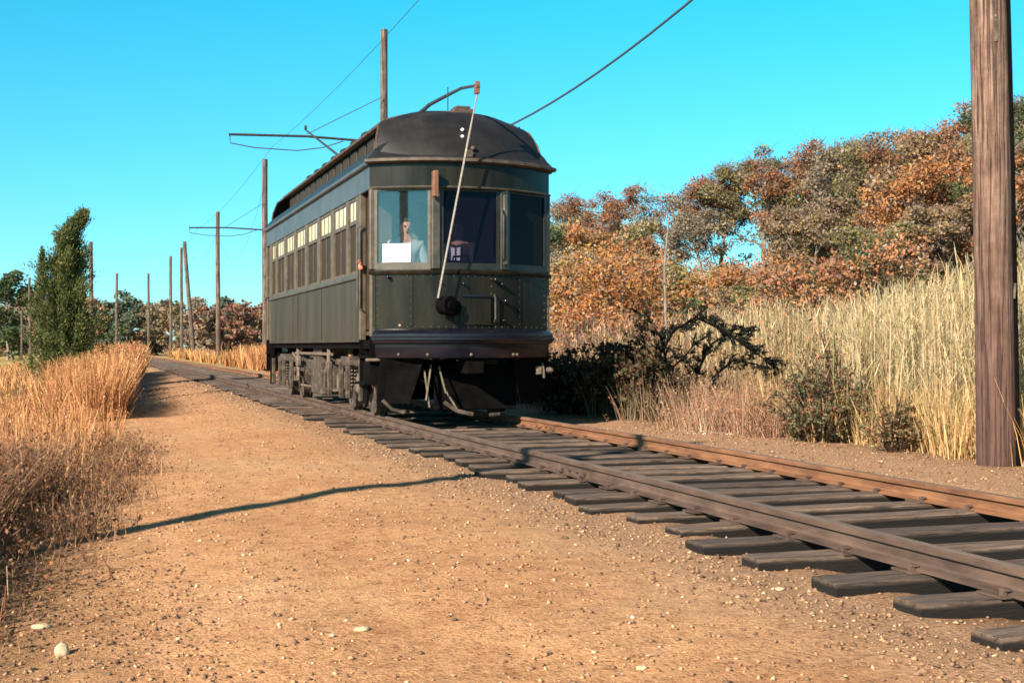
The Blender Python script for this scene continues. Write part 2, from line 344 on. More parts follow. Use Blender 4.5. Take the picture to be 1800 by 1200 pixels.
# ------------------------------------------------------------------ track: rails, ties, plates, spikes
track = bpy.data.objects.new('railway_track', None); C.objects.link(track); track['kind'] = 'structure'
RH = 0.108
def rail_path(off, y0, y1, st=1.0):
    out = []
    for y in np.arange(y0, y1+0.01, st):
        x = cxs(y)+off; dx = (cxs(y+0.1)-cxs(y-0.1))/0.2; L = math.hypot(dx, 1)
        out.append((x+0.004*math.sin(y*0.9+off), y, 1/L, -dx/L, 0.006*math.sin(y*0.55+off*3)))
    return out
def rail_prof():
    p = [(0.055,-RH),(0.055,-RH+0.008),(0.013,-RH+0.021),(0.008,-RH+0.032),(0.008,-0.036),(0.030,-0.029),(0.031,-0.006),(0.025,0.0)]
    return p + [(-u, z) for (u, z) in p[::-1]]
for off, mk in ((-0.7525, 'railL'), (0.7525, 'railR')):
    r = MB().sweep(rail_prof()[::-1], rail_path(off, 0.0, 190)).build('rail', M[mk], track)
    MB().sweep([(0.021,0.0005),(0.021,0.0025),(-0.021,0.0025),(-0.021,0.0005)][::-1], rail_path(off, 0.0, 190)).build('rail_tread', M['polished'], r)
    jy = {-0.7525: [8.35, 17.6, 27.0], 0.7525: [13.1, 22.4, 4.4]}[off]
    for y in jy:                                      # splice bars with bolts
        b = MB()
        for sg in (-1, 1):
            b.box(cxs(y)+off+sg*0.012, cxs(y)+off+sg*0.034, y-0.30, y+0.30, -RH+0.018, -0.034, 0.004)
            for k in range(4): b.cyl((cxs(y)+off+sg*0.034, y-0.22+k*0.147, -0.062), (cxs(y)+off+sg*0.052, y-0.22+k*0.147, -0.062), 0.012, 6)
        b.build('splice_bar', M['railR' if off > 0 else 'railL'], track)
def tie_mesh(k):
    bm = bmesh.new(); bmesh.ops.create_cube(bm, size=1.0)
    for v in bm.verts: v.co = Vector((v.co.x*2.50, v.co.y*0.172, v.co.z*0.155))
    bmesh.ops.subdivide_edges(bm, edges=[e for e in bm.edges if abs((e.verts[0].co-e.verts[1].co).x) > 1], cuts=6)
    bmesh.ops.bevel(bm, geom=[e for e in bm.edges if abs((e.verts[0].co-e.verts[1].co).x) > 0.1], offset=0.009, segments=1, affect='EDGES')
    for v in bm.verts:
        n = mnoise.noise_vector(v.co*2.3 + Vector((k*9.1, 0, 0)))
        v.co += Vector((n.x*0.035, n.y*0.014, n.z*0.012))
    me = bpy.data.meshes.new('tie'); bm.to_mesh(me); bm.free(); me.materials.append(M['tie']); return me
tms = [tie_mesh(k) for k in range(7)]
y = 1.25; tie_pos = []
while y < 120:
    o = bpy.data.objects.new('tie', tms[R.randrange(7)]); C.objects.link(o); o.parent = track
    o.location = (cxs(y)+R.uniform(-0.07, 0.07), y, -RH-0.0785-R.uniform(0, 0.012)); o.rotation_euler = (R.uniform(-0.02, 0.02), R.uniform(-0.006, 0.006), R.uniform(-0.035, 0.035))
    if R.random() < 0.5: o.rotation_euler.z += math.pi
    o.scale = (R.uniform(0.97, 1.04), R.uniform(0.88, 1.10), 1)
    tie_pos.append(y); y += R.choice((0.40, 0.44, 0.47, 0.54))+R.uniform(-0.02, 0.02)
sp_ = MB(); pl = MB()
for y in tie_pos:
    if y > 34: break
    for off in (-0.7525, 0.7525):
        x = cxs(y)+off
        pl.box(x-0.095, x+0.095, y-0.07, y+0.07, -RH-0.006, -RH+0.003)
        for sg in (-1, 1):
            yy = y + sg*0.035 + R.uniform(-0.02, 0.02); xx = x+sg*0.068
            sp_.box(xx-0.010, xx+0.010, yy-0.010, yy+0.010, -RH, -RH+0.020); sp_.box(xx-0.017-sg*0.010, xx+0.017-sg*0.010, yy-0.014, yy+0.014, -RH+0.020, -RH+0.030)
tag(sp_.build('spike', M['railL'], track), kind='stuff'); tag(pl.build('tie_plate', M['railL'], track), kind='stuff')

# ------------------------------------------------------------------ the trolley car
CY0 = 13.92; CY1 = 22.70; HW = 1.079
car = thing('trolley_car', 'dark green wooden interurban trolley car with a bowed front standing on the track', 'trolley car', (CX, 18.3, 0))
def P(lx, y, z): return (CX+lx, y, z)
def bow(t, b=0.42, out=0.0, w=HW, y0=CY0):       # plan curve of the end, t in -1..1
    x = t*w; y = y0 - b*(1-abs(t)**2.1) - out
    dx = w; dy = b*2.1*abs(t)**1.1*(1 if t > 0 else -1); L = math.hypot(dx, dy)
    return x, y, dy/L, -dx/L
def bowpath(b=0.42, out=0.0, w=HW, t0=-1, t1=1, n=28, y0=CY0):
    o = []
    for i in range(n+1):
        t = t0+(t1-t0)*i/n; x, y, nx, ny = bow(t, b, out, w, y0); o.append((CX+x, y, nx, ny))
    return o
def mirror(path, yc=(CY0+CY1)/2): return [(x, 2*yc-y, nx, -ny) for (x, y, nx, ny) in path]
for rear in (False, True):
    f = (lambda p: mirror(p)[::-1]) if rear else (lambda p: p)
    d = MB().sweep([(0,1.02),(0,1.64),(-0.03,1.64),(-0.03,1.02)], f(bowpath())).build('front_dash' if not rear else 'rear_dash', M['olive'], car, True)
    MB().sweep([(0.022,1.635),(0.030,1.645),(0.030,1.675),(0.0,1.690),(-0.05,1.690),(-0.05,1.635)], f(bowpath())).build('belt_rail', M['olive'], car, True)
    MB().sweep([(0,2.615),(0,2.885),(-0.04,2.885),(-0.04,2.615)], f(bowpath())).build('front_letterboard' if not rear else 'rear_letterboard', M['olive'], car, True)
    MB().sweep([(0.02,2.60),(0.028,2.612),(0.02,2.624),(0.001,2.624),(0.001,2.60)], f(bowpath())).build('drip_strip', M['frame'], car, True)
    MB().sweep([(-0.05,2.885),(0.05,2.885),(0.075,2.900),(0.070,2.930),(0.03,2.945),(-0.05,2.945)], f(bowpath(w=HW+0.03))).build('visor_rail', M['rustedge'], car, True)
    # bumper: a deep rounded anti-climber step
    MB().sweep([(-0.15,1.005),(0.02,1.030),(0.14,1.005),(0.185,0.965),(0.19,0.90),(0.17,0.862),(0.125,0.850),(0.125,0.78),(0.10,0.70),(0.05,0.675),(-0.15,0.675)], f(bowpath(0.46, 0.0, HW-0.13 if not rear else HW-0.25))).build('bumper', M['black'], car, True)
    MB().sweep([(0.19,0.93),(0.203,0.922),(0.203,0.900),(0.19,0.892)], f(bowpath(0.46, 0.0, HW-0.13 if not rear else HW-0.25))).build('bumper_rib', M['black'], car, True)
# front dash details
riv = MB()
for t in (-0.93, -0.62, 0.22, 0.56, 0.92):
    for k in range(7):
        x, y, nx, ny = bow(t); z = 1.08+k*0.085
        riv.sphere((CX+x+nx*0.002, y+ny*0.002, z), 0.0095, 6)
for k in range(26):
    t = -0.96+1.92*k/25
    for z in (1.045, 1.615):
        x, y, nx, ny = bow(t); riv.sphere((CX+x, y, z), 0.008, 6)
tag(riv.build('rivets', M['frame'], car), kind='stuff')
for t0, t1 in ((-0.97, -0.945), (-0.64, -0.60), (0.54, 0.58)):
    MB().sweep([(0.001,1.05),(0.008,1.05),(0.008,1.62),(0.001,1.62)][::-1], bowpath(t0=t0, t1=t1, n=2)).build('seam_strip', M['olive'], car)
pnl = MB().sweep([(0.002,1.07),(0.028,1.07),(0.028,1.40),(0.002,1.40)][::-1], bowpath(t0=-0.13, t1=0.20, n=6)).build('headlight_panel', M['olive'], car)
MB().sweep([(0.030,1.385),(0.050,1.385),(0.050,1.402),(0.030,1.402)][::-1], bowpath(t0=-0.11, t1=0.18, n=6)).build('panel_hinge', M['black'], pnl)
hb = MB()
for (t, z, r) in ((-0.82,1.60,0.022),(-0.10,1.53,0.018),(0.245,1.58,0.03),(0.32,1.53,0.022),(0.36,1.34,0.028),(0.34,1.12,0.02),(-0.34,1.55,0.012),(-0.20,1.10,0.016)):
    hb = MB(); x, y, nx, ny = bow(t); hb.cyl((CX+x, y, z), (CX+x+nx*0.05, y+ny*0.05, z), r*0.7, 8); hb.sphere((CX+x+nx*0.055, y+ny*0.055, z), r, 8)
    hb.build('marker_bracket', M['black'], car, True)
x, y, nx, ny = bow(0.25)
MB().tube([(CX+x, y-0.01, 1.10), (CX+x, y-0.05, 1.13), (CX+x, y-0.05, 1.38), (CX+x, y-0.01, 1.41)], 0.011, 6).build('grab_iron', M['frame'], car, True)
bb = MB()
for t in (-0.78,-0.5,-0.05,0.45,0.5): 
    bb = MB(); x, y, nx, ny = bow(t, 0.46, 0, HW-0.13); bb.sphere((CX+x+nx*0.115, y+ny*0.115, 0.735), 0.018, 6)
    bb.build('bumper_bolt', M['lightmetal'], car)

# front windows: three flat bays between posts
fp = [(-HW, 13.92), (-0.403, 13.575), (0.403, 13.575), (HW, 13.92)]
def bay(i, a, b, mirr=False):
    if mirr: a = (a[0], CY0+CY1-a[1]); b = (b[0], CY0+CY1-b[1])
    A = Vector((CX+a[0], a[1], 0)); B = Vector((CX+b[0], b[1], 0)); d = (B-A); L = d.length; d.normalize()
    n = Vector((d.y, -d.x, 0)) * (-1 if mirr else 1)
    if not mirr: n = Vector((d.y, -d.x, 0))
    def q(u, z, w): return A + d*u + n*w + Vector((0,0,z))
    def bar(mb, u0, u1, z0, z1, w0, w1):
        V = [q(u,z,w) for u in (u0,u1) for w in (w0,w1) for z in (z0,z1)]
        mb.add(V, [(0,1,3,2),(4,6,7,5),(0,4,5,1),(2,3,7,6),(0,2,6,4),(1,5,7,3)])
    zs, zt, e = 1.692, 2.612, 0.055
    fr = MB()
    bar(fr, e, e+0.035, zs+0.035, zt-0.03, -0.03, 0.012); bar(fr, L-e-0.035, L-e, zs+0.035, zt-0.03, -0.03, 0.012)
    bar(fr, e, L-e, zs, zs+0.075, -0.031, 0.014); bar(fr, e, L-e, zt-0.035, zt, -0.031, 0.014)
    f = fr.build('window', M['frame' if i == 0 else 'frameshade'], car)
    pn = MB(); bar(pn, e+0.03, L-e-0.03, zs+0.07, zt-0.03, -0.012, -0.008)
    pn.build('pane', [M['glass'], M['glassC'], M['glassR']][i], f)
    return q, L
for mirr in (False, True):
    for i in range(3): bay(i, fp[i], fp[i+1], mirr)
    for i, (px_, py_) in enumerate(fp):
        yy = py_ if not mirr else CY0+CY1-py_
        w_ = 0.05 if i in (1, 2) else 0.05
        MB().box(CX+px_-w_+(0.045 if i == 0 else -0.045 if i == 3 else 0), CX+px_+w_+(0.045 if i == 0 else -0.045 if i == 3 else 0), yy-0.035 if not mirr else yy-0.05, yy+0.05 if not mirr else yy+0.035, 1.69, 2.614, 0.012).build('corner_post' if i in (0,3) else 'window_post', M['post' if i == 0 else 'frame' if i == 1 else 'frameshade'], car)
# lower corner posts below the belt
for sx in (-1, 1):
    for yy in (CY0, CY1):
        MB().box(CX+sx*HW-0.05+(-sx*0.052), CX+sx*HW+0.05+(-sx*0.052), yy-0.03, yy+0.06 if yy == CY0 else yy+0.03, 0.93, 1.69, 0.012).build('corner_post', M['post'], car)
# flat header filling between facets and curved letterboard
MB().prism([(p[0], p[1]) for p in fp] + [(HW, 14.0), (-HW, 14.0)], lambda p, k: P(p[0]*0.97, p[1]+0.02, 2.60 if k == 0 else 2.618)).build('window_head', M['olive'], car)
bf = [(x*0.985-CX*0.985, y) for (x, y, _, _) in bowpath(n=20)]
MB().prism([(a_, b_+0.012) for a_, b_ in bf] + [(HW*0.98, 14.5), (-HW*0.98, 14.5)], lambda p, k: P(p[0], p[1], 2.70 if k == 0 else 2.715)).build('vestibule_ceiling', M['vest'], car)
# sides
def sidebox(mb, sx, y0, y1, z0, z1, d0, d1, ch=0.0):   # d: distance outboard of the side plane
    xa, xb = CX+sx*(HW+d0), CX+sx*(HW+d1); mb.box(min(xa,xb), max(xa,xb), y0, y1, z0, z1, ch)
SY0, SY1 = 14.50, 22.20
wins = [(14.70,15.17),(15.31,16.16),(16.36,17.20),(17.40,18.24),(18.45,19.29),(19.50,20.34),(20.55,21.39),(21.55,22.05)]
for sx in (-1, 1):
    for (a_, b_) in ((SY0, 17.05), (17.056, 19.6), (19.606, SY1)):
        mb = MB(); sidebox(mb, sx, a_, b_, 0.90, 1.62, -0.03, 0.0, 0.003); mb.build('side_panel', M['side'], car)
    for ys in (17.053, 19.603, 19.15):
        mb = MB(); sidebox(mb, sx, ys-0.022, ys+0.022, 0.92, 1.615, 0.0005, 0.008); mb.build('batten', M['side'], car)
    mb = MB(); sidebox(mb, sx, SY0-0.004, SY1+0.004, 1.62, 1.675, -0.04, 0.028, 0.008); mb.build('window_sill_rail', M['frame'], car)
    mb = MB(); sidebox(mb, sx, CY0+0.02, CY1-0.02, 2.605, 2.870, -0.035, 0.004, 0.003); mb.build('letterboard', M['greypaint'], car)
    mb = MB(); sidebox(mb, sx, CY0-0.01, CY1+0.01, 2.870, 2.925, -0.04, 0.045, 0.012); mb.build('eave_moulding', M['greypaint'], car)
    mb = MB(); sidebox(mb, sx, SY0, SY1, 0.875, 0.915, 0.0, 0.016, 0.004); mb.build('side_sill', M['side'], car)
    mb = MB(); sidebox(mb, sx, CY0+0.03, CY1-0.03, 0.80, 0.898, -0.10, -0.035); mb.build('underframe_beam', M['soot'], car)
    edges_ = [SY0] + [e for w_ in wins for e in w_] + [SY1]
    for k in range(0, len(edges_), 2):
        a_, b_ = edges_[k], edges_[k+1]
        mb = MB(); sidebox(mb, sx, a_, b_, 1.677, 2.603, -0.05, 0.002, 0.004); mb.build('window_post', M['post'], car)
    for (a_, b_) in wins:
        fr = MB(); g_ = 0.003
        e = 0.03
        sidebox(fr, sx, a_+g_, a_+e, 1.68, 2.60, -0.040, -0.012); sidebox(fr, sx, b_-e, b_-g_, 1.68, 2.60, -0.040, -0.012)
        for z0, z1, d in ((1.679,1.725,-0.010),(2.285,2.330,-0.006),(2.568,2.601,-0.010)): sidebox(fr, sx, a_+e, b_-e, z0, z1, -0.041, d)
        nb = 3 if b_-a_ > 0.6 else 2
        for k in range(1, nb):
            yy = a_+(b_-a_)*k/nb; sidebox(fr, sx, yy-0.009, yy+0.009, 2.330, 2.568, -0.036, -0.016)
            if k == 1 and nb == 3: pass
        yy = (a_+b_)/2
        if nb == 3: sidebox(fr, sx, yy-0.012, yy+0.012, 1.725, 2.285, -0.037, -0.015)
        f = fr.build('window', M['post'], car)
        mb = MB(); sidebox(mb, sx, a_+e, b_-e, 2.332, 2.566, -0.029, -0.024); mb.build('pane', M['cream'], f)
        mb = MB(); sidebox(mb, sx, a_+e, b_-e, 1.727, 2.283, -0.029, -0.025); mb.build('pane', M['glassS'], f)
    # doorway posts, folded door leaf and steps at both ends
    for (ya, yb, yd) in ((SY0-0.06, SY0, 14.40), (SY1, SY1+0.06, 22.24)):
        mb = MB(); sidebox(mb, sx, ya, yb, 0.90, 2.603, -0.07, 0.006, 0.008); mb.build('door_post', M['post'], car)
    dl = MB(); sidebox(dl, sx, *((14.38, 14.43) if sx < 0 else (13.99, 14.43)), 1.02, 2.60, *((-0.36, -0.07) if sx < 0 else (-0.05, -0.02))); d = dl.build('door', M['interior'], car)
    hd = MB(); hd.tube([P(sx*(HW-0.01), 14.40, 1.25), P(sx*(HW+0.045), 14.40, 1.29), P(sx*(HW+0.045), 14.40, 2.2), P(sx*(HW-0.01), 14.40, 2.24)], 0.012, 6); hd.build('handrail', M['post'], car, True)
    for yc in (14.21, 22.44):
        st = MB()
        for k, (z, o_) in enumerate(((0.72, 0.02), (0.42, 0.06))):
            sidebox(st, sx, yc-0.26, yc+0.26, z-0.03, z, -0.22+o_, o_, 0.004)
        sidebox(st, sx, yc-0.285, yc-0.262, 0.39, 0.95, -0.20, 0.0); sidebox(st, sx, yc+0.262, yc+0.285, 0.39, 0.95, -0.20, 0.0)
        st.build('step', M['soot'], car)
MB().box(CX-HW-0.035, CX-HW+0.02, 14.365, 14.425, 1.715, 1.79, 0.012).tube([P(-HW-0.02,14.35,1.79),P(-HW-0.03,14.33,1.83),P(-HW-0.03,14.40,1.80),P(-HW-0.02,14.45,1.83)], 0.016, 6).build('marker_lamp', M['redlamp'], car, True)
# floor, bulkheads, ceiling, seats
MB().prism([(a_, b_+0.03) for a_, b_ in bf] + [(HW*0.96, CY1+0.3), (-HW*0.96, CY1+0.3)], lambda p, k: P(p[0]*0.97, p[1], 0.955 if k == 0 else 1.00)).build('floor', M['interior'], car)
for yb in (14.52, 22.14):
    mb = MB(); mb.box(CX-HW+0.06, CX-0.36, yb, yb+0.04, 1.0, 2.75).box(CX+0.36, CX+HW-0.06, yb, yb+0.04, 1.0, 2.75).box(CX-0.36, CX+0.36, yb, yb+0.04, 2.55, 2.75)
    mb.build('bulkhead', M['vest'] if yb < 15 else M['interior'], car)
MB().box(CX-HW+0.05, CX+HW-0.05, 14.57, 22.13, 2.86, 2.88).build('ceiling', M['interior'], car)
for k in range(8):
    for sx in (-1, 1):
        y = 15.2+k*0.84; s_ = MB()
        xa, xb = (CX-HW+0.08, CX-0.25) if sx < 0 else (CX+0.25, CX+HW-0.08)
        s_.box(xa, xb, y, y+0.42, 1.35, 1.47, 0.02).box(xa, xb, y+0.40, y+0.48, 1.42, 1.98, 0.02).box(xa+0.05, xa+0.1, y+0.05, y+0.4, 1.0, 1.35).box(xb-0.1, xb-0.05, y+0.05, y+0.4, 1.0, 1.35)
        s_.build('seat', M['interior'], car)
ctl = MB(); ctl.cyl(P(-0.10, 13.92, 1.0), P(-0.10, 13.92, 1.78), 0.12, 14).cyl(P(-0.10, 13.92, 1.78), P(-0.10, 13.92, 1.81), 0.15, 14).tube([P(-0.10,13.92,1.81), P(-0.10,13.92,1.86), P(0.04,13.86,1.87)], 0.014, 6); ctl.build('controller', M['soot'], car, True)

# roofs
def half_curve(a, b, bulge, n=6):
    (x0,z0),(x1,z1) = a, b; out = []
    for i in range(n+1):
        t = i/n; nx, nz_ = -(z1-z0), (x1-x0)
        out.append((x0+(x1-x0)*t+nx*bulge*math.sin(math.pi*t), z0+(z1-z0)*t+nz_*bulge*math.sin(math.pi*t)))
    return out
YR0, YR1 = 14.30, 22.30
low = half_curve((HW+0.035, 2.915), (0.74, 3.17), -0.16)
for sx in (-1, 1):
    poly = low + [(0.74, 3.10), (HW-0.02, 2.88)]
    MB().prism([(sx*a_, b_) for a_, b_ in poly], lambda p, k: P(p[0], CY0+0.0 if k == 0 else CY1-0.0, p[1])).build('lower_roof', M['roof'], car, True)
    mb = MB(); mb.box(*sorted((CX+sx*0.70, CX+sx*0.735)), YR0, YR1, 3.12, 3.46); cs = mb.build('clerestory_side', M['soot'], car)
    for k in range(14):
        y = YR0+0.35+k*0.54
        wm = MB(); wm.box(*sorted((CX+sx*0.737, CX+sx*0.752)), y, y+0.42, 3.20, 3.40); wf = wm.build('clerestory_window', M['post'], car)
        pm = MB(); pm.box(*sorted((CX+sx*0.753, CX+sx*0.757)), y+0.03, y+0.39, 3.225, 3.375); pm.build('pane', M['glassS'], wf)
up = half_curve((0.82, 3.452), (0.0, 3.60), -0.07, 8)
poly = up + [(-a_, b_) for a_, b_ in up[::-1][1:]] + [(-0.80, 3.425), (0.80, 3.425)]
MB().prism(poly, lambda p, k: P(p[0], YR0-0.02 if k == 0 else YR1+0.02, p[1])).build('upper_roof', M['roof'], car, True)
for sx in (-1, 1):
    MB().box(*sorted((CX+sx*0.815, CX+sx*0.845)), YR0-0.02, YR1+0.02, 3.43, 3.475, 0.008).build('roof_edge', M['rustedge'], car)
# hoods: bowed canopy closing each end of the monitor roof
for rear in (False, True):
    nt_, ns_ = 36, 12; Vh = []
    for j in range(ns_+1):
        s_ = j/ns_
        for i in range(nt_+1):
            t = -1+2*i/nt_
            bx, by, _, _ = bow(t, 0.48, 0.0, 0.99, CY0+0.03)
            z0 = 2.942+0.10*abs(t)**3
            ax = 0.80*math.copysign(abs(t)**0.9, t); az = 3.465 + 0.135*(1-(ax/0.80)**2); ay = YR0+0.03
            c_ = s_**1.3; e = 1-(1-c_)**1.75
            x_ = bx + (ax-bx)*c_**1.9; y_ = by + (ay-by)*c_; z_ = z0 + (az-z0)*e
            if rear: y_ = CY0+CY1-y_
            Vh.append(P(x_, y_, z_))
    n1 = nt_+1
    Fh = [(j*n1+i, j*n1+i+1, (j+1)*n1+i+1, (j+1)*n1+i) for j in range(ns_) for i in range(nt_)]
    if rear: Fh = [f[::-1] for f in Fh]
    h = mkobj('hood', Vh, Fh, M['roof'], car, True)
    Vs = []
    for i in range(n1):                      # sloping shoulder between the visor and the foot of the hood
        t = -1+2*i/nt_; bx, by, _, _ = bow(t, 0.44, 0.03, HW+0.045)
        a0 = Vector(P(bx, by if not rear else CY0+CY1-by, 2.935)); b0_ = Vector(Vh[i])
        Vs += [a0, (a0+b0_)/2+Vector((0,0,0.018)), b0_]
    for sgn in (-1, 1): pass
    Fs = [(i*3+k, i*3+3+k, i*3+4+k, i*3+1+k) for i in range(nt_) for k in range(2)]
    if rear: Fs = [f[::-1] for f in Fs]
    mkobj('roof_shoulder', Vs, Fs, M['roof'], car, True)
    rim = [Vh[ns_*n1+i] for i in range(n1)]
    MB().tube(rim, 0.022, 6).build('hood_edge', M['rustedge'], h, True)
    # sloping ends of the lower roof beside the hood
    for o_ in (0, nt_): MB().tube([Vh[o_], Vh[n1*4+o_], Vh[n1*8+o_], Vh[n1*12+o_]], 0.014, 6).build('hood_rib', M['rustedge'], h, True)
    for sx in (-1, 1):      # end web under the upper roof
        pass
# roof furniture
tb = MB(); tb.box(CX-0.16, CX+0.16, 14.62, 16.4, 3.61, 3.655, 0.006).box(CX+0.02, CX+0.28, 14.34, 14.66, 3.585, 3.665, 0.01).box(CX+0.06, CX+0.24, 14.36, 14.6, 3.667, 3.70, 0.008)
tb.build('trolley_base', M['rustedge'], car)
MB().box(CX-0.22, CX+0.22, 16.5, 19.8, 3.61, 3.64).build('roof_walk', M['roof'], car)
for k in range(7):
    dome = MB(); dome.cyl(P(-0.5, 16.6+k*0.75, 3.52), P(-0.5, 16.6+k*0.75, 3.66), 0.10, 12); dome.sphere(P(-0.5, 16.6+k*0.75, 3.66), 0.13, 10, (1,1,0.5))
    dome.build('roof_ventilator', M['roof'], car, True)
for py_ in (228, 240): MB().sphere(img(813, 13.70 if py_ > 230 else 13.755, py_), 0.023, 8, (1,1,0.9)).build('insulator', M['white'], car, True)
MB().cyl(P(-0.03, 14.4, 3.58), P(-0.03, 14.4, 3.92), 0.007, 6).build('pole_hook', M['pipe'], car)
# forward trolley pole, pulled down and bent, its rope runs to the retriever on the dash
head = Vector(img(839, 13.26, 150)); base = Vector(P(0.0, 18.6, 3.80))
mid1 = Vector(img(728, 16.2, 207)); mid2 = Vector(img(785, 14.8, 168))
tp = MB().tube([base, mid1, (mid1+mid2)/2+Vector((0,0,0.035)), mid2, (mid2+head)/2+Vector((0,0,0.03)), head], [0.032,0.028,0.025,0.022,0.019,0.016], 8).build('trolley_pole', M['pipe'], car, True)
MB().cyl(head+Vector((-0.02,0,0.0)), head+Vector((0.02,0,0.0)), 0.048, 12).box(head.x-0.022, head.x+0.022, head.y-0.03, head.y+0.06, head.z-0.09, head.z+0.0).build('trolley_wheel', M['brownwood'], tp, True)
rb = Vector(img(770, 13.36, 524)); rt = head+Vector((0,0.0,-0.08))
pts = [rt + (rb-rt)*k/10  for k in range(11)]
MB().tube(pts, [0.008]*2+[0.0125]*9, 6).build('trolley_rope', M['rope'], car, True)
rc = MB(); c0 = Vector(img(786, 13.44, 538))
ax_ = Vector((0.42,-0.86,0.0)).normalized(); sdv = Vector((0.86,0.42,-0.32)).normalized()
rc.cyl(c0-ax_*0.05+sdv*-0.03, c0+ax_*0.10+sdv*-0.03, 0.105, 10); rc.cyl(c0-ax_*0.04+sdv*0.06, c0+ax_*0.09+sdv*0.06, 0.085, 10)
rt_ = rc.build('trolley_retriever', M['soot'], car, True)
MB().cyl(c0+ax_*0.10-sdv*0.03, c0+ax_*0.125-sdv*0.03, 0.05, 8).box(c0.x+0.03,c0.x+0.06,c0.y-0.04,c0.y-0.01,c0.z-0.16,c0.z-0.08).build('retriever_hub', M['soot'], rt_)
# rear trolley pole reaching up to the wire
h2 = Vector((CX-0.05, 26.6, 4.93)); h2 = Vector(img(537, 24.6, 228)); 
rp = MB().tube([Vector(P(-0.1,19.4,3.80)), Vector(img(597, 22.4, 275)), h2], [0.03,0.024,0.016], 8).build('trolley_pole', M['pipe'], car, True)
MB().cyl(h2+Vector((-0.02,0,0.04)), h2+Vector((0.02,0,0.04)), 0.05, 10).build('trolley_wheel', M['pipe'], rp)
# wooden marker bracket hanging over the front post
b0 = Vector(img(765, 13.46, 300)); b1 = Vector(img(768, 13.46, 346))
mb = MB(); mb.box(b0.x-0.03, b0.x+0.03, b0.y-0.05, b0.y+0.05, b1.z, b0.z, 0.008); mb.cyl((b1.x, b1.y-0.02, b1.z-0.0), (b1.x, b1.y-0.02, b1.z+0.03), 0.03, 8); mb.build('flag_bracket', M['brownwood'], car)
mb = MB(); c1 = img(742+33, 13.54, 340); mb.box(CX+0.375, CX+0.43, 13.50, 13.54, 1.75, 2.55, 0.01); mb.tube([P(0.36,13.50,2.38),P(0.34,13.46,2.34),P(0.34,13.46,1.85),P(0.36,13.50,1.80)], 0.012, 6); mb.build('window_guard', M['frame'], car, True)
mb = MB()
mb.cyl(P(-0.04, 13.56, 2.99), P(-0.04, 13.46, 2.99), 0.045, 10).sphere(P(0.02, 13.52, 3.06), 0.03, 8).build('hood_bracket', M['rustedge'], car, True)

# running gear
def wheel(mb, x, y, r=0.40, sg=1):
    mb.tube([(x-sg*0.07, y, r), (x-sg*0.03, y, r), (x-sg*0.03, y, r), (x+sg*0.07, y, r)], [r+0.03, r+0.03, r, r-0.006], 24)
for yc in (15.55, 20.95):
    for dy in (-0.62, 0.62):
        for sg in (-1, 1):
            wm = MB(); x = CX+sg*0.7525; wheel(wm, x, yc+dy, 0.36, sg); wh = wm.build('wheel', M['gear'], car, True)
            MB().cyl((x+sg*0.072, yc+dy, 0.36), (x+sg*0.16, yc+dy, 0.36), 0.075, 12).build('axle_cap', M['gear'], wh, True)
        MB().cyl(P(-0.68, yc+dy, 0.36), P(0.68, yc+dy, 0.36), 0.055, 10).build('axle', M['soot'], car, True)
    MB().box(CX-0.30, CX+0.30, yc-0.28, yc+0.28, 0.16, 0.62, 0.04).build('traction_motor', M['soot'], car)
    for sg in (-1, 1):
        x = CX+sg*0.95
        fr = MB().tube([(x, yc-1.05, 0.30), (x, yc-0.85, 0.46), (x, yc-0.45, 0.47), (x, yc-0.30, 0.30), (x, yc+0.30, 0.30), (x, yc+0.45, 0.47), (x, yc+0.85, 0.46), (x, yc+1.05, 0.30)], 0.036, 8)
        fr.box(x-0.03, x+0.03, yc-1.0, yc+1.0, 0.58, 0.66, 0.01)
        tf = fr.build('truck_frame', M['gear'], car)
        for dy in (-0.62, 0.62): 
            MB().box(x-0.07, x+0.08, yc+dy-0.09, yc+dy+0.09, 0.26, 0.47, 0.02).build('journal_box', M['lightmetal'], tf)
        for dy in (-0.16, 0.0, 0.16):
            s_ = MB(); pts = [(x+0.045*math.cos(a_*0.9), yc+dy+0.045*math.sin(a_*0.9), 0.31+a_*0.0065) for a_ in range(0, 42)]
            s_.tube(pts, 0.012, 5).build('spring', M['lightmetal'], tf, True)
        MB().box(x-0.10, x+0.06, yc-0.27, yc+0.27, 0.585, 0.70, 0.01).build('bolster', M['gear'], tf)
        for dy in (-1.02, -0.22, 0.22, 1.02): MB().box(x-0.13, x-0.07, yc+dy-0.03, yc+dy+0.03, 0.18, 0.62, 0.01).build('brake_shoe', M['gear'], tf)
ue = MB().box(CX-1.00, CX-0.55, 17.55, 18.35, 0.14, 0.50, 0.02).box(CX-0.98, CX-0.60, 17.6, 18.3, 0.50, 0.80); ue.build('resistor_box', M['gear'], car)
ue = MB(); ue.cyl(P(-0.75,18.6,0.55), P(-0.75,19.3,0.55), 0.17, 16); ue.sphere(P(-0.75,18.6,0.55),0.168,12,(1,0.4,1)); ue.sphere(P(-0.75,19.3,0.55),0.168,12,(1,0.4,1)); ue.build('air_tank', M['gear'], car, True)
ue = MB().box(CX-0.3, CX+0.9, 17.2, 18.8, 0.30, 0.78, 0.02); ue.build('equipment_box', M['soot'], car)
ue = MB(); ue.tube([P(-0.85,16.65,0.25),P(-0.9,17.0,0.22),P(-0.9,19.9,0.22)],0.018,6).tube([P(-1.0,16.7,0.72),P(-1.0,19.8,0.72)],0.022,6).tube([P(-0.95,17.0,0.85),P(-0.98,17.3,0.45),P(-0.96,17.45,0.25)],0.02,6).tube([P(-0.95,19.4,0.86),P(-0.98,19.7,0.6),P(-1.0,20.1,0.72)],0.02,6)
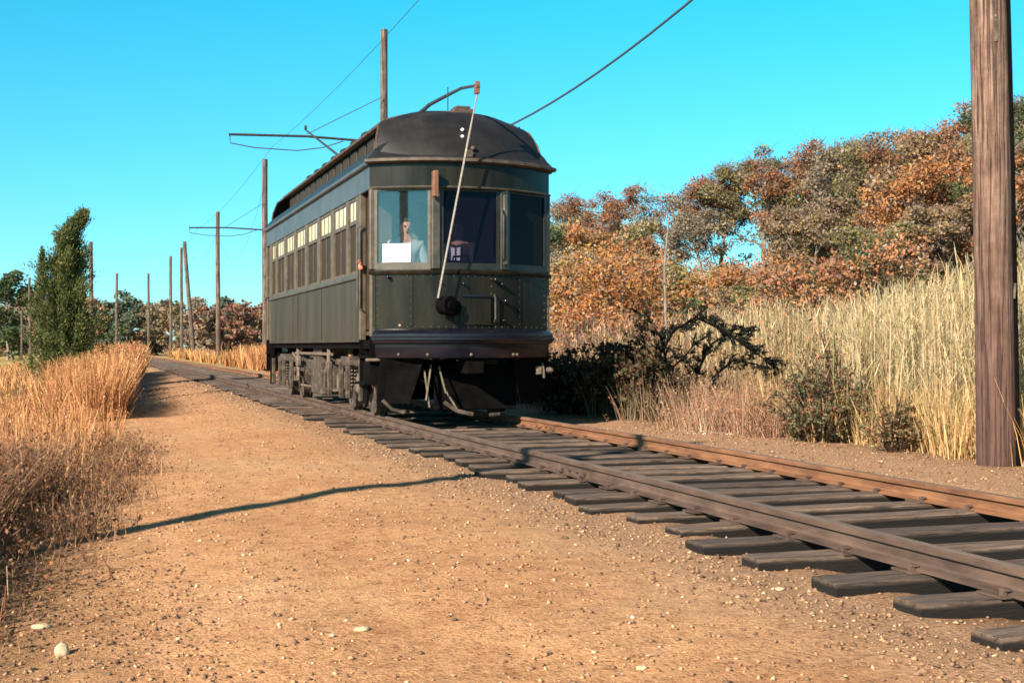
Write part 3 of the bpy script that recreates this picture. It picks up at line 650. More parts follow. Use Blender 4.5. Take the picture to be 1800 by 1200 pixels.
ue.tube([P(-1.0,16.9,0.9),P(-1.0,16.9,0.35)],0.03,6).tube([P(-1.0,19.55,0.9),P(-1.0,19.55,0.3)],0.03,6).build('brake_rod', M['lightmetal'], car, True)
MB().box(CX-1.04, CX-0.98, 16.75, 16.95, 0.52, 0.62, 0.01).build('gear_bracket', M['lightmetal'], car); MB().box(CX-1.04, CX-0.98, 19.4, 19.6, 0.52, 0.68, 0.01).build('gear_bracket', M['lightmetal'], car); MB().cyl(P(-1.02,14.72,0.66),P(-0.9,14.72,0.66),0.07,10).build('gear_cap', M['lightmetal'], car)
# pilot: two hanging black aprons, a cross board and slats
for sx in (-1, 1):
    V_ = [P(sx*0.52,13.62,0.70),P(sx*0.98,13.80,0.70),P(sx*0.98,13.98,0.18),P(sx*0.66,13.74,0.18)]
    V2 = [(a_, b_+0.03, c_) for a_, b_, c_ in V_]
    MB().add(V_+V2, [(0,1,2,3),(7,6,5,4),(0,4,5,1),(1,5,6,2),(2,6,7,3),(3,7,4,0)]).build('pilot_apron', M['soot'], car)
    V_ = [P(sx*1.04,14.02,0.70),P(sx*1.04,14.42,0.70),P(sx*1.04,14.60,0.16),P(sx*1.04,14.30,0.16)]
    V2 = [(a_-sx*0.03, b_, c_) for a_, b_, c_ in V_]
    MB().add(V_+V2, [(0,1,2,3),(7,6,5,4),(0,4,5,1),(1,5,6,2),(2,6,7,3),(3,7,4,0)]).build('step_apron', M['soot'], car)
    V_ = [P(sx*1.04,22.1,0.80),P(sx*1.04,22.5,0.80),P(sx*1.04,22.5,0.16),P(sx*1.04,22.3,0.16)]
    V2 = [(a_-sx*0.03, b_, c_) for a_, b_, c_ in V_]
    MB().add(V_+V2, [(0,1,2,3),(7,6,5,4),(0,4,5,1),(1,5,6,2),(2,6,7,3),(3,7,4,0)]).build('step_apron', M['soot'], car)
MB().box(CX-0.36, CX+0.62, 13.78, 13.82, 0.10, 0.62, 0.01).box(CX-0.10, CX+0.10, 13.35, 13.8, 0.52, 0.66, 0.01).build('pilot_board', M['soot'], car)
for k, (lx, z0, z1, tl) in enumerate(((-0.50,0.14,0.56,0.02),(-0.42,0.22,0.62,-0.04),(-0.33,0.30,0.60,0.03),(-0.26,0.12,0.34,0.06))):
    MB().tube([P(lx,13.70,z1),P(lx+tl,13.66,(z0+z1)/2),P(lx+tl*2,13.62,z0)], 0.012, 6).build('pilot_slat', M['lightmetal'], car, True)
MB().tube([P(-0.30,13.60,0.20),P(-0.16,13.55,0.10),P(0.02,13.52,0.06)], 0.025, 6).tube([P(0.22,13.55,0.05),P(0.34,13.53,0.06)],0.02,6).build('lifeguard_bar', M['gear'], car, True)
MB().box(CX-1.12, CX-0.84, 13.86, 13.98, 0.655, 0.69, 0.01).build('step_plate', M['lightmetal'], car)
MB().box(CX+0.83, CX+0.90, 13.66, 13.72, 0.50, 0.60, 0.01).tube([P(0.915,13.7,0.63),P(0.92,13.66,0.55),P(0.93,13.68,0.46)],0.014,6).sphere(P(1.0,13.70,0.55),0.045,8,(1.2,1,0.8)).build('air_hose', M['lightmetal'], car, True)
MB().tube([P(-0.95,13.84,0.22),P(-0.85,13.80,0.12),P(-0.72,13.74,0.08)],0.02,6).build('wheel_guard', M['gear'], car, True)

# ------------------------------------------------------------------ people and card inside
def skinmesh(name, joints, edges, mat, parent, sub=2):
    me = bpy.data.meshes.new(name); b = worg(parent)
    me.from_pydata([tuple(Vector(j[:3])-b) for j in joints], edges, []); me.update()
    o = bpy.data.objects.new(name, me); C.objects.link(o); o.parent = parent; ORG[o.name] = b
    me.materials.append(mat)
    md = o.modifiers.new('skin', 'SKIN'); md.use_smooth_shade = True
    for i, j in enumerate(joints):
        sv_ = me.skin_vertices[0].data[i]; rr = j[3]; sv_.radius = (rr, j[4] if len(j) > 4 else rr); sv_.use_root = (i == 0)
    s_ = o.modifiers.new('sub', 'SUBSURF'); s_.levels = 1; s_.render_levels = sub
    return o
def person(label, cat, x, y, zf, shirt, jacket=None, tall=0.0, hairm='hair', turn=0.0, hand=None):
    """seated figure facing -Y; zf is the floor it sits above"""
    t = thing('person', label, cat, (x, y, zf))
    Z = zf+tall
    def q(a, b, c, *r): return (x+a*math.cos(turn)-b*math.sin(turn), y+a*math.sin(turn)+b*math.cos(turn), Z+c, *r)
    hl = hand or (-0.22, -0.33, 0.62)
    J = [q(0,0,0.48,0.13,0.11), q(0,0.0,0.66,0.125,0.10), q(0,0,0.86,0.13,0.10), q(0,0,1.01,0.105,0.08), q(0,-0.005,1.095,0.060), q(0,-0.015,1.13,0.068,0.075), q(0,-0.015,1.21,0.080,0.092), q(0,-0.01,1.28,0.060,0.07),
         q(-0.16,0,0.985,0.056), q(-0.25,-0.05,0.72,0.042), q(*hl,0.028), q(0.16,0,0.985,0.056), q(0.25,-0.05,0.72,0.042), q(0.20,-0.32,0.68,0.028),
         q(-0.11,-0.05,0.46,0.085), q(-0.13,-0.42,0.48,0.065), q(-0.13,-0.40,0.08,0.042), q(-0.13,-0.52,0.03,0.036), q(0.11,-0.05,0.46,0.085), q(0.13,-0.42,0.48,0.065), q(0.13,-0.40,0.08,0.042), q(0.13,-0.52,0.03,0.036)]
    E = [(0,1),(1,2),(2,3),(3,4),(4,5),(5,6),(6,7),(3,8),(8,9),(9,10),(3,11),(11,12),(12,13),(0,14),(14,15),(15,16),(16,17),(0,18),(18,19),(19,20),(20,21)]
    skinmesh('body', J, E, M['skin'], t)
    k = 1.13
    def gr(i, f=k): j = J[i]; return (*j[:3], *[r*f for r in j[3:]])
    skinmesh('shirt', [gr(0), gr(1), gr(2), gr(3,1.30), gr(8,1.50), gr(9,1.25), (*[(J[9][m]*0.15+J[10][m]*0.85) for m in range(3)], 0.036), gr(11,1.50), gr(12,1.25), (*[(J[12][m]*0.15+J[13][m]*0.85) for m in range(3)], 0.036)],
             [(0,1),(1,2),(2,3),(3,4),(4,5),(5,6),(3,7),(7,8),(8,9)], M[jacket or shirt], t)
    skinmesh('trousers', [gr(0,1.16), gr(14,1.12), gr(15,1.15), gr(16,1.3), gr(18,1.12), gr(19,1.15), gr(20,1.3)], [(0,1),(1,2),(2,3),(0,4),(4,5),(5,6)], M['darkcloth'], t)
    if jacket:
        f = MB()
        for sgn in (-1, 1): f.add([q(sgn*0.012,-0.150,0.55), q(sgn*0.05,-0.150,0.56), q(sgn*0.058,-0.135,0.98), q(sgn*0.012,-0.130,0.97), q(sgn*0.012,-0.110,0.55), q(sgn*0.05,-0.110,0.56), q(sgn*0.058,-0.09,0.98), q(sgn*0.012,-0.09,0.97)], [(0,1,2,3),(7,6,5,4),(0,4,5,1),(1,5,6,2),(2,6,7,3),(3,7,4,0)])
        f.build('shirt_front', M[shirt], t)
    hm = MB(); c_ = q(0,0.012,1.262); hm.sphere(c_[:3], 0.094, 14, (0.92,1.02,0.75)); hm.build('hair', M[hairm], t, True)
    for sgn in (-1, 1): MB().sphere(q(sgn*0.030,-0.098,1.20)[:3], 0.011, 8).build('eye', M['hair'], t, True)
    ns = MB(); ns.sphere(q(0,-0.108,1.175)[:3], 0.017, 8, (0.8,1.1,1.3)); ns.build('nose', M['skin'], t, True)
    mo = MB(); mo.sphere(q(0,-0.092,1.135)[:3], 0.02, 8, (1.2,0.5,0.3)); mo.build('mouth', M['brownwood'], t, True)
    for (hx, hy, hz, *_) in (J[10], J[13]):
        hs = MB()      # hands: palm, four fingers, thumb
        hs.sphere((hx, hy-0.045, hz), 0.042, 10, (0.9,1.1,0.5))
        for k_ in range(4): hs.tube([(hx-0.03+k_*0.02, hy-0.08, hz), (hx-0.03+k_*0.02, hy-0.115-0.008*(k_ in (1,2)), hz-0.008), (hx-0.028+k_*0.019, hy-0.135, hz-0.03)], [0.0095,0.009,0.007], 6)
        hs.tube([(hx+0.035, hy-0.03, hz), (hx+0.06, hy-0.06, hz-0.004), (hx+0.055, hy-0.085, hz-0.012)], [0.011,0.010,0.008], 6)
        hs.build('hand', M['skin'], t, True)
    MB().cyl((x, y+0.02, zf), (x, y+0.02, Z+0.40), 0.035, 8).cyl((x, y+0.02, Z+0.36), (x, y+0.02, Z+0.40), 0.16, 14).build('stool', M['soot'], car)
    return t
a_ = img(714, 14.20, 400)
person('motorman in a pale shirt seated behind the left front window', 'person', a_[0], 14.21, 1.00, 'shirt', None, a_[2]-1.00-1.19, turn=-0.1)
a_ = img(806, 14.35, 405)
person('seated person in dark jacket and white shirt behind the centre front window', 'person', a_[0], 14.32, 1.00, 'whiteshirt', 'darkcloth', a_[2]-1.00-1.19, turn=-0.6)
A = Vector((CX+fp[0][0], fp[0][1], 0)); B = Vector((CX+fp[1][0], fp[1][1], 0)); d = (B-A).normalized(); n = Vector((d.y, -d.x, 0))
def qc(u, z, w_): return A+d*u+n*w_+Vector((0,0,z))
u0, u1, zc0, zc1 = 0.150, 0.475, 1.772, 1.985
cv = [qc(u0+0.004,zc0,0.024), qc(u1,zc0+0.002,0.024), qc(u1-0.004,zc1,0.004), qc(u0,zc1-0.004,0.004)]
cv2 = [p-n*0.003 for p in cv]
cd = mkobj('sign_card', cv+cv2, [(0,1,2,3),(7,6,5,4),(0,4,5,1),(1,5,6,2),(2,6,7,3),(3,7,4,0)], M['white'], org=tuple(cv[0]))
cd.data.transform(__import__('mathutils').Matrix.Translation((0,0,0)))
tag(cd, 'blank white card propped in the left front window of the trolley car', 'sign')

# ------------------------------------------------------------------ poles, arms and wires
def pole(label, x, y, ztop, rb_, rt__, mat, lean=(0,0), sides=14, segs=10, group='wooden poles along the line'):
    zg = ground_z(x, y)
    t = thing('utility_pole', label, 'pole', (x, y, zg), group)
    pts = []; rad = []
    for i in range(segs+1):
        k = i/segs; z = zg-0.3+(ztop-zg+0.3)*k
        pts.append((x+lean[0]*k+0.02*math.sin(k*5+x), y+lean[1]*k, z)); rad.append(rb_+(rt__-rb_)*k)
    MB().tube(pts, rad, sides).build('shaft', mat, t, True)
    return t
HP = 8.5
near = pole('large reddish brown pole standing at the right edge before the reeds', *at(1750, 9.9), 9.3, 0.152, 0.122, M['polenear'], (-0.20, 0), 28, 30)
xn, yn = at(1750, 9.9)
cdn = MB(); dirv = Vector((xn, yn, 0)).normalized(); rgt = Vector((dirv.y, -dirv.x, 0))
pp = []
for i in range(13):
    k = (i/12); zc_ = -0.15+k*9.3; kk = (zc_+0.42)/(9.3+0.42); ctr = Vector((xn-0.20*kk+0.02*math.sin(kk*5+xn), yn, zc_)); rr_ = 0.152+(0.122-0.152)*kk
    pp.append(ctr+rgt*(rr_+0.005)-dirv*0.02)
cdn.tube(pp, 0.022, 8).build('conduit', M['soot'], near, True)
nt2 = MB(); nt2.sphere((xn-0.10,yn-0.12,3.40),0.022,8).box(xn-0.115,xn-0.09,yn-0.142,yn-0.125,3.20,3.38); nt2.build('nail_plate', M['lightmetal'], near)
MB().tube([(xn+0.06,yn-0.143,0.78+CAMZ*0.0+0.42),(xn+0.062,yn-0.150,1.32)],0.010,6).build('iron_staple', M['lightmetal'], near)
p2 = pole('tall thin pole rising from behind the trolley car roof', *at(676, 30.6), CAMZ+556/2200*30.6, 0.115, 0.085, M['polegrey'], (0.0,0))
p3 = pole('pole close behind the rear of the trolley car with a wire arm', *at(466, 51.7), CAMZ+328/2200*51.7, 0.14, 0.11, M['polegrey'])
p4 = pole('slim pole with wire arm second beyond the trolley car', *at(383, 71), CAMZ+236/2200*71, 0.14, 0.11, M['polegrey'])
x_, y_ = at(341, 92); pole('leaning pole in the distance beyond the slim pole', x_, y_, CAMZ+183/2200*92, 0.17, 0.13, M['polegrey'], (-0.68, 0))
for lab, px, z, top, r in (('straight dark pole just left of the leaning pole', 319, 97, 435, 0.13), ('distant pole between the leaning pole and the far end of the track', 300, 112, 450, 0.15), ('faint far pole above the end of the track', 261, 133, 480, 0.14),
                    ('distant pole right of the cedar standing before the far wood', 205, 131, 480, 0.15), ('dark pole against the sky at right edge of the cedar', 160, 80, 425, 0.15), ('pole top showing behind the tip of the cedar', 133, 62, 385, 0.09),
                    ('far pole left of the cedar in front of the dark trees', 54, 118, 488, 0.14), ('pale slim far pole at the left edge of the picture', 38, 140, 545, 0.12)):
    x_, y_ = at(px, z); pole(lab, x_, y_, CAMZ+(608-top)/2200*z, r, r*0.8, M['polegrey'], (-0.12 if px == 54 else 0, 0), 8, 6)
# two poles standing left of the view whose shadows cross the path
pole('pole left of the path whose shadow crosses the path and rails', -6.2, 2.56, 7.7, 0.11, 0.09, M['polegrey'])
pole('second pole beside the path whose shadow crosses near the cedar', -8.0, 19.9, 7.7, 0.12, 0.10, M['polegrey'])
WZ = CAMZ+4.72
def arm(par, xa, xb, y, z):
    a = MB().tube([(xa, y, z), ((xa+xb)/2, y, z+0.05), (xb, y, z)], 0.030, 8).build('bracket_arm', M['pipe'], par, True)
    xm = xb+0.15
    MB().tube([(xb+0.02,y,z-0.01),(xb+0.04,y,z-0.20),(xb+0.6,y,z-0.28),(xb+1.6,y,z-0.30),(xb+2.2,y,z-0.20),(xb+2.7,y,z-0.02)],0.014,5).build('span_wire', M['wire'], par, True)
    MB().tube([(xa,y,z+1.1),((xa+xb)/2,y,z+0.10)],0.010,5).build('arm_stay', M['wire'], par)
x2, y2 = at(676, 30.6); arm(p2, x2-0.1, 3.05, y2-0.14, CAMZ+4.95)
x3, y3 = at(466, 51.7); arm(p3, x3-0.1, 3.75, y3-0.14, CAMZ+4.78)
x4, y4 = at(383, 71); 
def wire(name, label, pts, r, cat='wire'):
    o = MB().tube(pts, r, 6).build(name, M['wire'], None, True, org=tuple(pts[0])); return tag(o, label, cat)
def span(a, b, sag, n=14):
    a = Vector(a); b = Vector(b); return [tuple(a+(b-a)*k/n - Vector((0,0,sag*4*(k/n)*(1-k/n)))) for k in range(n+1)]
sup = [(-12,0), (9.5,0), (y2-0.14,0), (y3-0.14,0), (y4,0), (97,0), (118,0), (140,0)]
pts = []
for k in range(len(sup)-1):
    ya, yb = sup[k][0], sup[k+1][0]
    s_ = span((cxs(ya), ya, WZ), (cxs(yb), yb, WZ), 0.22); pts += s_[:-1]
pts.append((cxs(140), 140, WZ))
o = wire('trolley_wire', 'thin trolley wire strung over the centre of the track', pts, 0.0045)
f1 = span((xn-0.05, yn, CAMZ+4.95), (x2, y2, CAMZ+4.80), 1.12, 24)
wire('feeder_cable', 'thick dark cable sagging from the big near pole to behind the car roof', f1, 0.017, 'cable')
wire('pole_wire', 'slack wire hanging between the two poles behind the trolley car', span((x3, y3, CAMZ+6.9), (x4, y4, CAMZ+6.2), 2.2), 0.006)
wire('far_wire', 'thin wire on the distant poles left of the trolley car', span((x4, y4, CAMZ+6.6), (*at(341,92), CAMZ+6.6), 0.8) + span((*at(341,92), CAMZ+6.6), (*at(300,112), CAMZ+6.6), 0.6), 0.007)

# ------------------------------------------------------------------ vegetation toolkit (numpy)
def unit(v): return v/np.maximum(np.linalg.norm(v, axis=1, keepdims=True), 1e-9)
def leafquads(Cn, size, upbias=0.5, aspect=0.65):
    n = len(Cn); nrm = rng.normal(size=(n,3)); nrm[:,2] += upbias; nrm = unit(nrm)
    u = unit(np.cross(nrm, unit(rng.normal(size=(n,3))))); v = np.cross(nrm, u)
    s = (size*rng.uniform(0.6, 1.35, n))[:,None]
    V = np.stack([Cn-u*s, Cn-v*s*aspect, Cn+u*s, Cn+v*s*aspect], 1).reshape(-1,3)
    return V, np.arange(n*4).reshape(-1,4)
def strips(P0, H, W, lean, curve, yaw, segs=2, taper=0.25):
    """upright blades: base points, height, width, lean xy vector, extra curve"""
    n = len(P0); ks = np.linspace(0, 1, segs+1)
    side = np.stack([np.cos(yaw), np.sin(yaw), np.zeros(n)], 1)
    rows = []
    for k in ks:
        c = P0 + np.stack([lean[:,0]*(k+curve*k*k), lean[:,1]*(k+curve*k*k), H*(k-0.25*curve*k*k*np.minimum(1, np.hypot(lean[:,0], lean[:,1])/np.maximum(H,.01)))], 1)
        wv = (W*(1-(1-taper)*k))[:,None]*side
        rows.append(np.stack([c-wv, c+wv], 1))
    V = np.stack(rows, 1).reshape(n, -1, 3)       # n, (segs+1)*2, 3
    m = (segs+1)*2; base = np.arange(n)[:,None]*m; F = []
    for i in range(segs): F.append(np.stack([base[:,0]+2*i, base[:,0]+2*i+1, base[:,0]+2*i+3, base[:,0]+2*i+2], 1))
    return V.reshape(-1,3), np.stack(F, 1).reshape(-1,4), segs
def palette(n, cols, weights=None, var=0.25):
    c = np.array(cols)[rng.choice(len(cols), n, p=None if weights is None else np.array(weights)/sum(weights))]
    return c*rng.uniform(1-var, 1+var, (n,1))*rng.uniform(0.94, 1.06, (n,3))
class Veg:
    def __init__(s): s.V = []; s.F = []; s.C = []; s.k = 0
    def add(s, V, F, Cc): s.V.append(V); s.F.append(F+s.k); s.C.append(Cc); s.k += len(V)
    def build(s, name, mat, parent=None, org=None):
        return mkobj(name, np.concatenate(s.V), np.concatenate(s.F), M[mat], parent, cols=np.concatenate(s.C), org=org)
def gz(xs, ys): return np.array([ground_z(x, y) for x, y in zip(xs, ys)])

# ---- trees: tapered trunk with limbs, crowns of leaf clusters at the twig ends
def skeleton(x, y, z0, H, spread, seed, nl=9, low=0.30, lean=0.0):
    r = random.Random(seed); tubes = []; tips = []
    top = Vector((x+r.uniform(-.06,.06)*H+lean*H, y+r.uniform(-.05,.05)*H, z0+H*0.86)); b = Vector((x, y, z0-0.2)); r0 = H*0.016+0.03
    path = [b+(top-b)*k/6 + Vector((math.sin(k*1.7+seed)*0.018*H*(k>0), math.cos(k*2.1+seed)*0.018*H*(k>0), 0)) for k in range(7)]
    tubes.append((path, [r0*(1-0.85*k/6) for k in range(7)]))
    for i in range(nl):
        f = low+(0.95-low)*(i+r.random()*0.7)/nl; k = f*6; j = min(5, int(k)); p = path[j]+(path[j+1]-path[j])*(k-j)
        a_ = i*2.4+r.uniform(-.5,.5); L = spread*H*(0.55+0.6*math.sin(math.pi*min(1,(f-low)/(1-low)*0.8+0.22)))*r.uniform(0.7,1.15)
        d = Vector((math.cos(a_), math.sin(a_), r.uniform(0.35,1.1))).normalized()
        mid = p+d*L*0.5+Vector((0,0,r.uniform(-.03,.05)*L)); e = p+d*L+Vector((0,0,L*0.12))
        rr = r0*(1-0.8*f)*0.55
        tubes.append(([p, mid, e], [rr, rr*0.6, rr*0.2])); tips += [(e, 1.0), (mid, 0.75)]
        for q_ in range(3):
            st = p+(e-p)*r.uniform(0.35,0.9); dd = (d+Vector((r.uniform(-.9,.9), r.uniform(-.9,.9), r.uniform(-.2,.8)))).normalized(); e2 = st+dd*L*r.uniform(0.3,0.55)
            tubes.append(([st, e2], [rr*0.4, rr*0.12])); tips.append((e2, 0.8))
    tips.append((top, 0.9)); return tubes, tips
def leafcloud(tips, n, cr, H):
    pts = []; wts = np.array([t[1] for t in tips]); wts = wts/wts.sum()
    cnt = rng.multinomial(n, wts)
    for (p, w_), c_ in zip(tips, cnt):
        g_ = rng.normal(size=(c_, 3)); g_ = unit(g_)*(rng.random((c_,1))**0.5)*cr*H*np.array([1,1,0.60])*rng.uniform(0.7,1.25)
        pts.append(np.array(p)+g_)
    return np.concatenate(pts)
TW = (0.33,0.26,0.22)
PAL = {
 'rust':   ([(0.39,0.165,0.075),(0.46,0.22,0.10),(0.28,0.13,0.075),(0.34,0.26,0.20)],[3,2,2,1.5]),
 'red':    ([(0.335,0.128,0.055),(0.279,0.112,0.055),(0.391,0.204,0.078),(0.335,0.254,0.175)],[3,2,1.5,1.5]),
 'orange': ([(0.47,0.21,0.075),(0.40,0.165,0.065),(0.50,0.29,0.12),(0.34,0.25,0.18)],[3,3,1,1.5]),
 'yellow': ([(0.50,0.30,0.09),(0.42,0.23,0.08),(0.34,0.22,0.09),(0.30,0.26,0.19)],[3,3,2,1.5]),
 'olive':  ([(0.220,0.216,0.084),(0.302,0.248,0.096),(0.395,0.273,0.101),(0.152,0.168,0.073),TW],[3,2,1,1,1.5]),
 'brown':  ([(0.337,0.230,0.123),(0.419,0.273,0.134),(0.233,0.174,0.101),TW],[3,2,2,2]),
 'grey':   ([(0.326,0.273,0.202),(0.256,0.224,0.168),(0.395,0.273,0.157)],[3,2,1]),
 'green':  ([(0.087,0.124,0.056),(0.128,0.162,0.067),(0.058,0.087,0.045)],[3,2,2]),
}
def tubes_np(tubes, n=5):
    mb = MB()
    for pth, rad in tubes: mb.tube(pth, rad, n, caps=False)
    return np.array(mb.v), np.array(mb.f)
def twigs(veg, tips, n, H, wd, cols=((0.30,0.24,0.21),(0.24,0.18,0.16),(0.40,0.33,0.28))):
    P_ = np.array([tuple(tips[i][0]) for i in rng.integers(0, len(tips), n)])+rng.normal(size=(n,3))*0.02*H
    a_ = rng.uniform(0, 2*np.pi, n); L = H*rng.uniform(0.03,0.085,n); l2 = np.stack([np.cos(a_), np.sin(a_)], 1)*(L*rng.uniform(0.4,1.0,n))[:,None]
    V, F, sg = strips(P_, L*rng.uniform(-0.2,0.8,n), np.full(n, wd), l2, 0.2, rng.uniform(-0.9,0.9,n), 1, 0.3)
    veg.add(V, F, np.repeat(palette(n, cols), sg, axis=0))
def tree(name, label, x, y, H, pal, seed, leaves=7000, ls=0.085, spread=0.24, cr=0.075, cat='tree', group=None, nl=11, low=0.3, lean=0.0, z0=None):
    z0 = ground_z(x, y) if z0 is None else z0
    t = thing(name, label, cat, (x, y, z0), group)
    tubes, tips = skeleton(x, y, z0, H, spread, seed, nl, low, lean)
    mb = MB()
    for pth, rad in tubes: mb.tube(pth, rad, 6, caps=False)
    mb.build('trunk', M['bark'], t, True)
    P_ = leafcloud(tips, leaves, cr, H); V, F = leafquads(P_, ls); cols, wt = PAL[pal]
    Cc = palette(len(P_), cols, wt)*(0.85+0.3*np.array([mnoise.noise(Vector(p)*0.9) for p in P_[::1]])[:,None]*1.2)
    v = Veg(); v.add(V, F, Cc); twigs(v, tips, int(leaves*0.16), H, 0.006+0.00012*math.hypot(x,y)); v.build('crown', 'leaf', t)
    return t
# individually visible trees along the edge of the right-hand wood: (pixel, depth, top pixel row, palette, label)
front_trees = [
 (985, 62, 318, 'grey',   'bare grey brown tree just right of the trolley car roof', 0.20),
 (1075, 58, 325, 'red',   'rounded dark red tree right of the trolley car', 0.30),
 (1000, 48, 392, 'yellow','yellow orange tree low beside the right side of the trolley car', 0.36),
 (1105, 46, 405, 'orange','orange tree in front of the rounded dark red tree', 0.34),
 (1180, 50, 310, 'brown', 'tall thin brown tree between the dark red tree and the sky gap', 0.20),
 (1150, 40, 455, 'yellow','low golden tree left of the sky gap', 0.42),
 (1275, 46, 282, 'red',   'red topped tree directly above the sky gap', 0.22),
 (1235, 44, 340, 'grey',  'thin grey tree standing in the sky gap', 0.13),
 (1345, 44, 240, 'olive', 'olive topped tree right of the sky gap', 0.22),
 (1400, 42, 232, 'rust',  'rust orange tree crown right of the olive topped tree', 0.24),
 (1490, 40, 200, 'grey',  'tall grey brown tree above the middle of the reeds', 0.22),
 (1440, 36, 330, 'brown', 'bushy brown tree at the middle of the wood edge', 0.30),
 (1560, 38, 215, 'olive', 'yellow green tree left of the large near pole', 0.26),
 (1640, 37, 185, 'rust',  'tall rust coloured tree left beside the large near pole', 0.24),
 (1545, 30, 380, 'olive', 'low olive tree rising straight behind the reeds', 0.34),
 (1670, 30, 330, 'brown', 'brown leaved tree behind the reeds next to the large near pole', 0.28),
 (1790, 34, 118, 'green', 'dark green topped tree at the upper right corner', 0.22),
 (1800, 29, 260, 'orange','orange tree at the right edge beyond the large near pole', 0.30),
]
for i, (px, z, top, pal, lab, spd) in enumerate(front_trees):
    x, y = at(px, z); z0 = ground_z(x, y); zt = CAMZ+(608-top)/2200*z; H = (zt-z0)
    small = top > 370
    tree('autumn_tree', lab, x, y, H*0.97, pal, 40+i*7, leaves=6500 if spd < 0.21 else (13500 if not small else 17000), ls=(0.78 if not small else 0.66)*(0.036+0.0005*z), spread=spd, cr=0.068 if not small else 0.10, group='trees along the edge of the right hand wood', nl=12 if not small else 12, low=(0.70 if 1200 < px < 1300 else 0.55 if 1170 < px < 1360 else 0.42) if not small else 0.10)
# golden shrub below the gap
x, y = at(1262, 34); tree('golden_shrub', 'low golden yellow shrub beneath the sky gap', x, y, 2.5, 'yellow', 5, 3000, 0.07, 0.45, 0.14, 'shrub', nl=9, low=0.08)
x, y = at(1215, 33); tree('dark_shrub', 'dark green shrub left of the golden shrub under the trees', x, y, 2.0, 'green', 15, 2000, 0.07, 0.45, 0.14, 'shrub', nl=9, low=0.08)

def mass_tree(veg, x, y, H, pal, seed, leaves, ls, spread=0.26, cr=0.10, trunks=None, low=0.15):
    z0 = ground_z(x, y); tubes, tips = skeleton(x, y, z0, H, spread, seed, 9, low)
    P_ = leafcloud(tips, leaves, cr, H); V, F = leafquads(P_, ls); cols, wt = PAL[pal]
    k = 0.9+0.45*rng.random()
    veg.add(V, F, palette(len(P_), cols, wt)*k); twigs(veg, tips, int(leaves*0.14), H, 0.006+0.00012*math.hypot(x,y))
    V, F = tubes_np(tubes[:1+9]); veg.add(V, F, palette(len(F), [(0.16,0.13,0.11),(0.22,0.18,0.15)]))
wood = Veg(); rr = random.Random(5)
def topline(px):
    return float(np.interp(px, [950,1000,1060,1120,1200,1260,1340,1420,1480,1560,1640,1700,1760,1820,2100], [360,345,340,345,330,300,258,262,215,225,200,185,160,120,60]))
for i in range(78):
    px = rr.uniform(955, 2000) if i < 66 else rr.uniform(1900, 2500); 
    z = rr.uniform(44, 75) if px < 1350 else rr.uniform(34, 62)
    if 1150 < px < 1380: continue
    top = topline(px)+rr.uniform(8, 90); x, y = at(px, z); z0 = ground_z(x, y); H = CAMZ+(608-top)/2200*z-z0
    if H < 2: continue
    pal = rr.choices(['rust','red','orange','yellow','olive','brown','grey','green'], [4,1.2,5,3.5,8,3.5,1.5,2.2])[0]
    mass_tree(wood, x, y, min(H, 16), pal, i*3+1, 5600, 0.034+0.00048*z, 0.25, 0.085, low=0.34)
# understorey filling below the crowns
for i in range(150):
    px = rr.uniform(960, 1990); z = rr.uniform(27, 46) if px > 1330 else rr.uniform(30, 56)
    x, y = at(px, z); 
    if x < 10.5: continue
    z0 = ground_z(x, y); top = rr.uniform(455, 525) if 1180 < px < 1335 else rr.uniform(425, 530)
    H = CAMZ+(608-top)/2200*z-z0
    if H < 0.8: continue
    pal = rr.choices(['rust','red','orange','yellow','olive','brown','grey','green'], [4,0.7,5 if px < 1250 else 3,4 if px < 1250 else 2,5,4,1.5,2.2])[0]
    mass_tree(wood, x, y, H, pal, i*5+2, 2900, 0.032+0.0004*z, 0.40, 0.16, low=0.05)
wo_ = wood.build('woodland', 'leaf'); tag(wo_, 'mass of mixed autumn trees and undergrowth behind the front trees', 'woodland', kind='stuff')

# far wood beyond the marsh on the left
farw = Veg()
def ftop(px): return float(np.interp(px, [-200,0,40,80,140,200,240,270,330,360,400,440,480,600], [470,470,478,500,495,505,518,502,505,512,518,520,512,505]))
for i in range(150):
    px = rr.uniform(-160, 560); z = rr.uniform(185, 260); x, y = at(px, z); z0 = -1.5
    top = ftop(px)+rr.uniform(0, 28)
    if 325 < px < 395 and z < 222: top = rr.uniform(550, 565); H = (CAMZ+(608-top)/2200*z-z0)*1.02
    pal = rr.choices(['rust','red','orange','yellow','olive','brown','grey','green'], [2.5,1.2,1,1.5,6,3.5,2.5,6.5])[0]
    tubes, tips = skeleton(x, y, z0, H*1.44, 0.26, i, 7, 0.08)
    P_ = leafcloud(tips, 900, 0.13, H); V, F = leafquads(P_, 0.30); cols, wt = PAL[pal]
    farw.add(V, F, (palette(len(P_), cols, wt)*0.85 + np.array([0.03,0.035,0.05]))*rr.uniform(0.7,1.15))  # bluish distance haze added into the foliage colours
    if i % 3 == 0:
        V, F = tubes_np(tubes[:1]); farw.add(V, F, palette(len(F), [(0.2,0.17,0.15)]))
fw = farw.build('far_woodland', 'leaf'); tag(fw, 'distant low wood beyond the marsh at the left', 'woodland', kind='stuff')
# nearer dark trees on the far left
for px, z, top, lab, pal in ((12, 150, 468, 'dark rounded tree at the far left edge', 'green'), (70, 160, 492, 'grey brown tree behind the cedar at the left', 'grey')):
    x, y = at(px, z); tree('distant_tree', lab, x, y, CAMZ+(608-top)/2200*z+1.5, pal, px, 2600, 0.26, 0.24, 0.12, z0=-1.5, low=0.08)
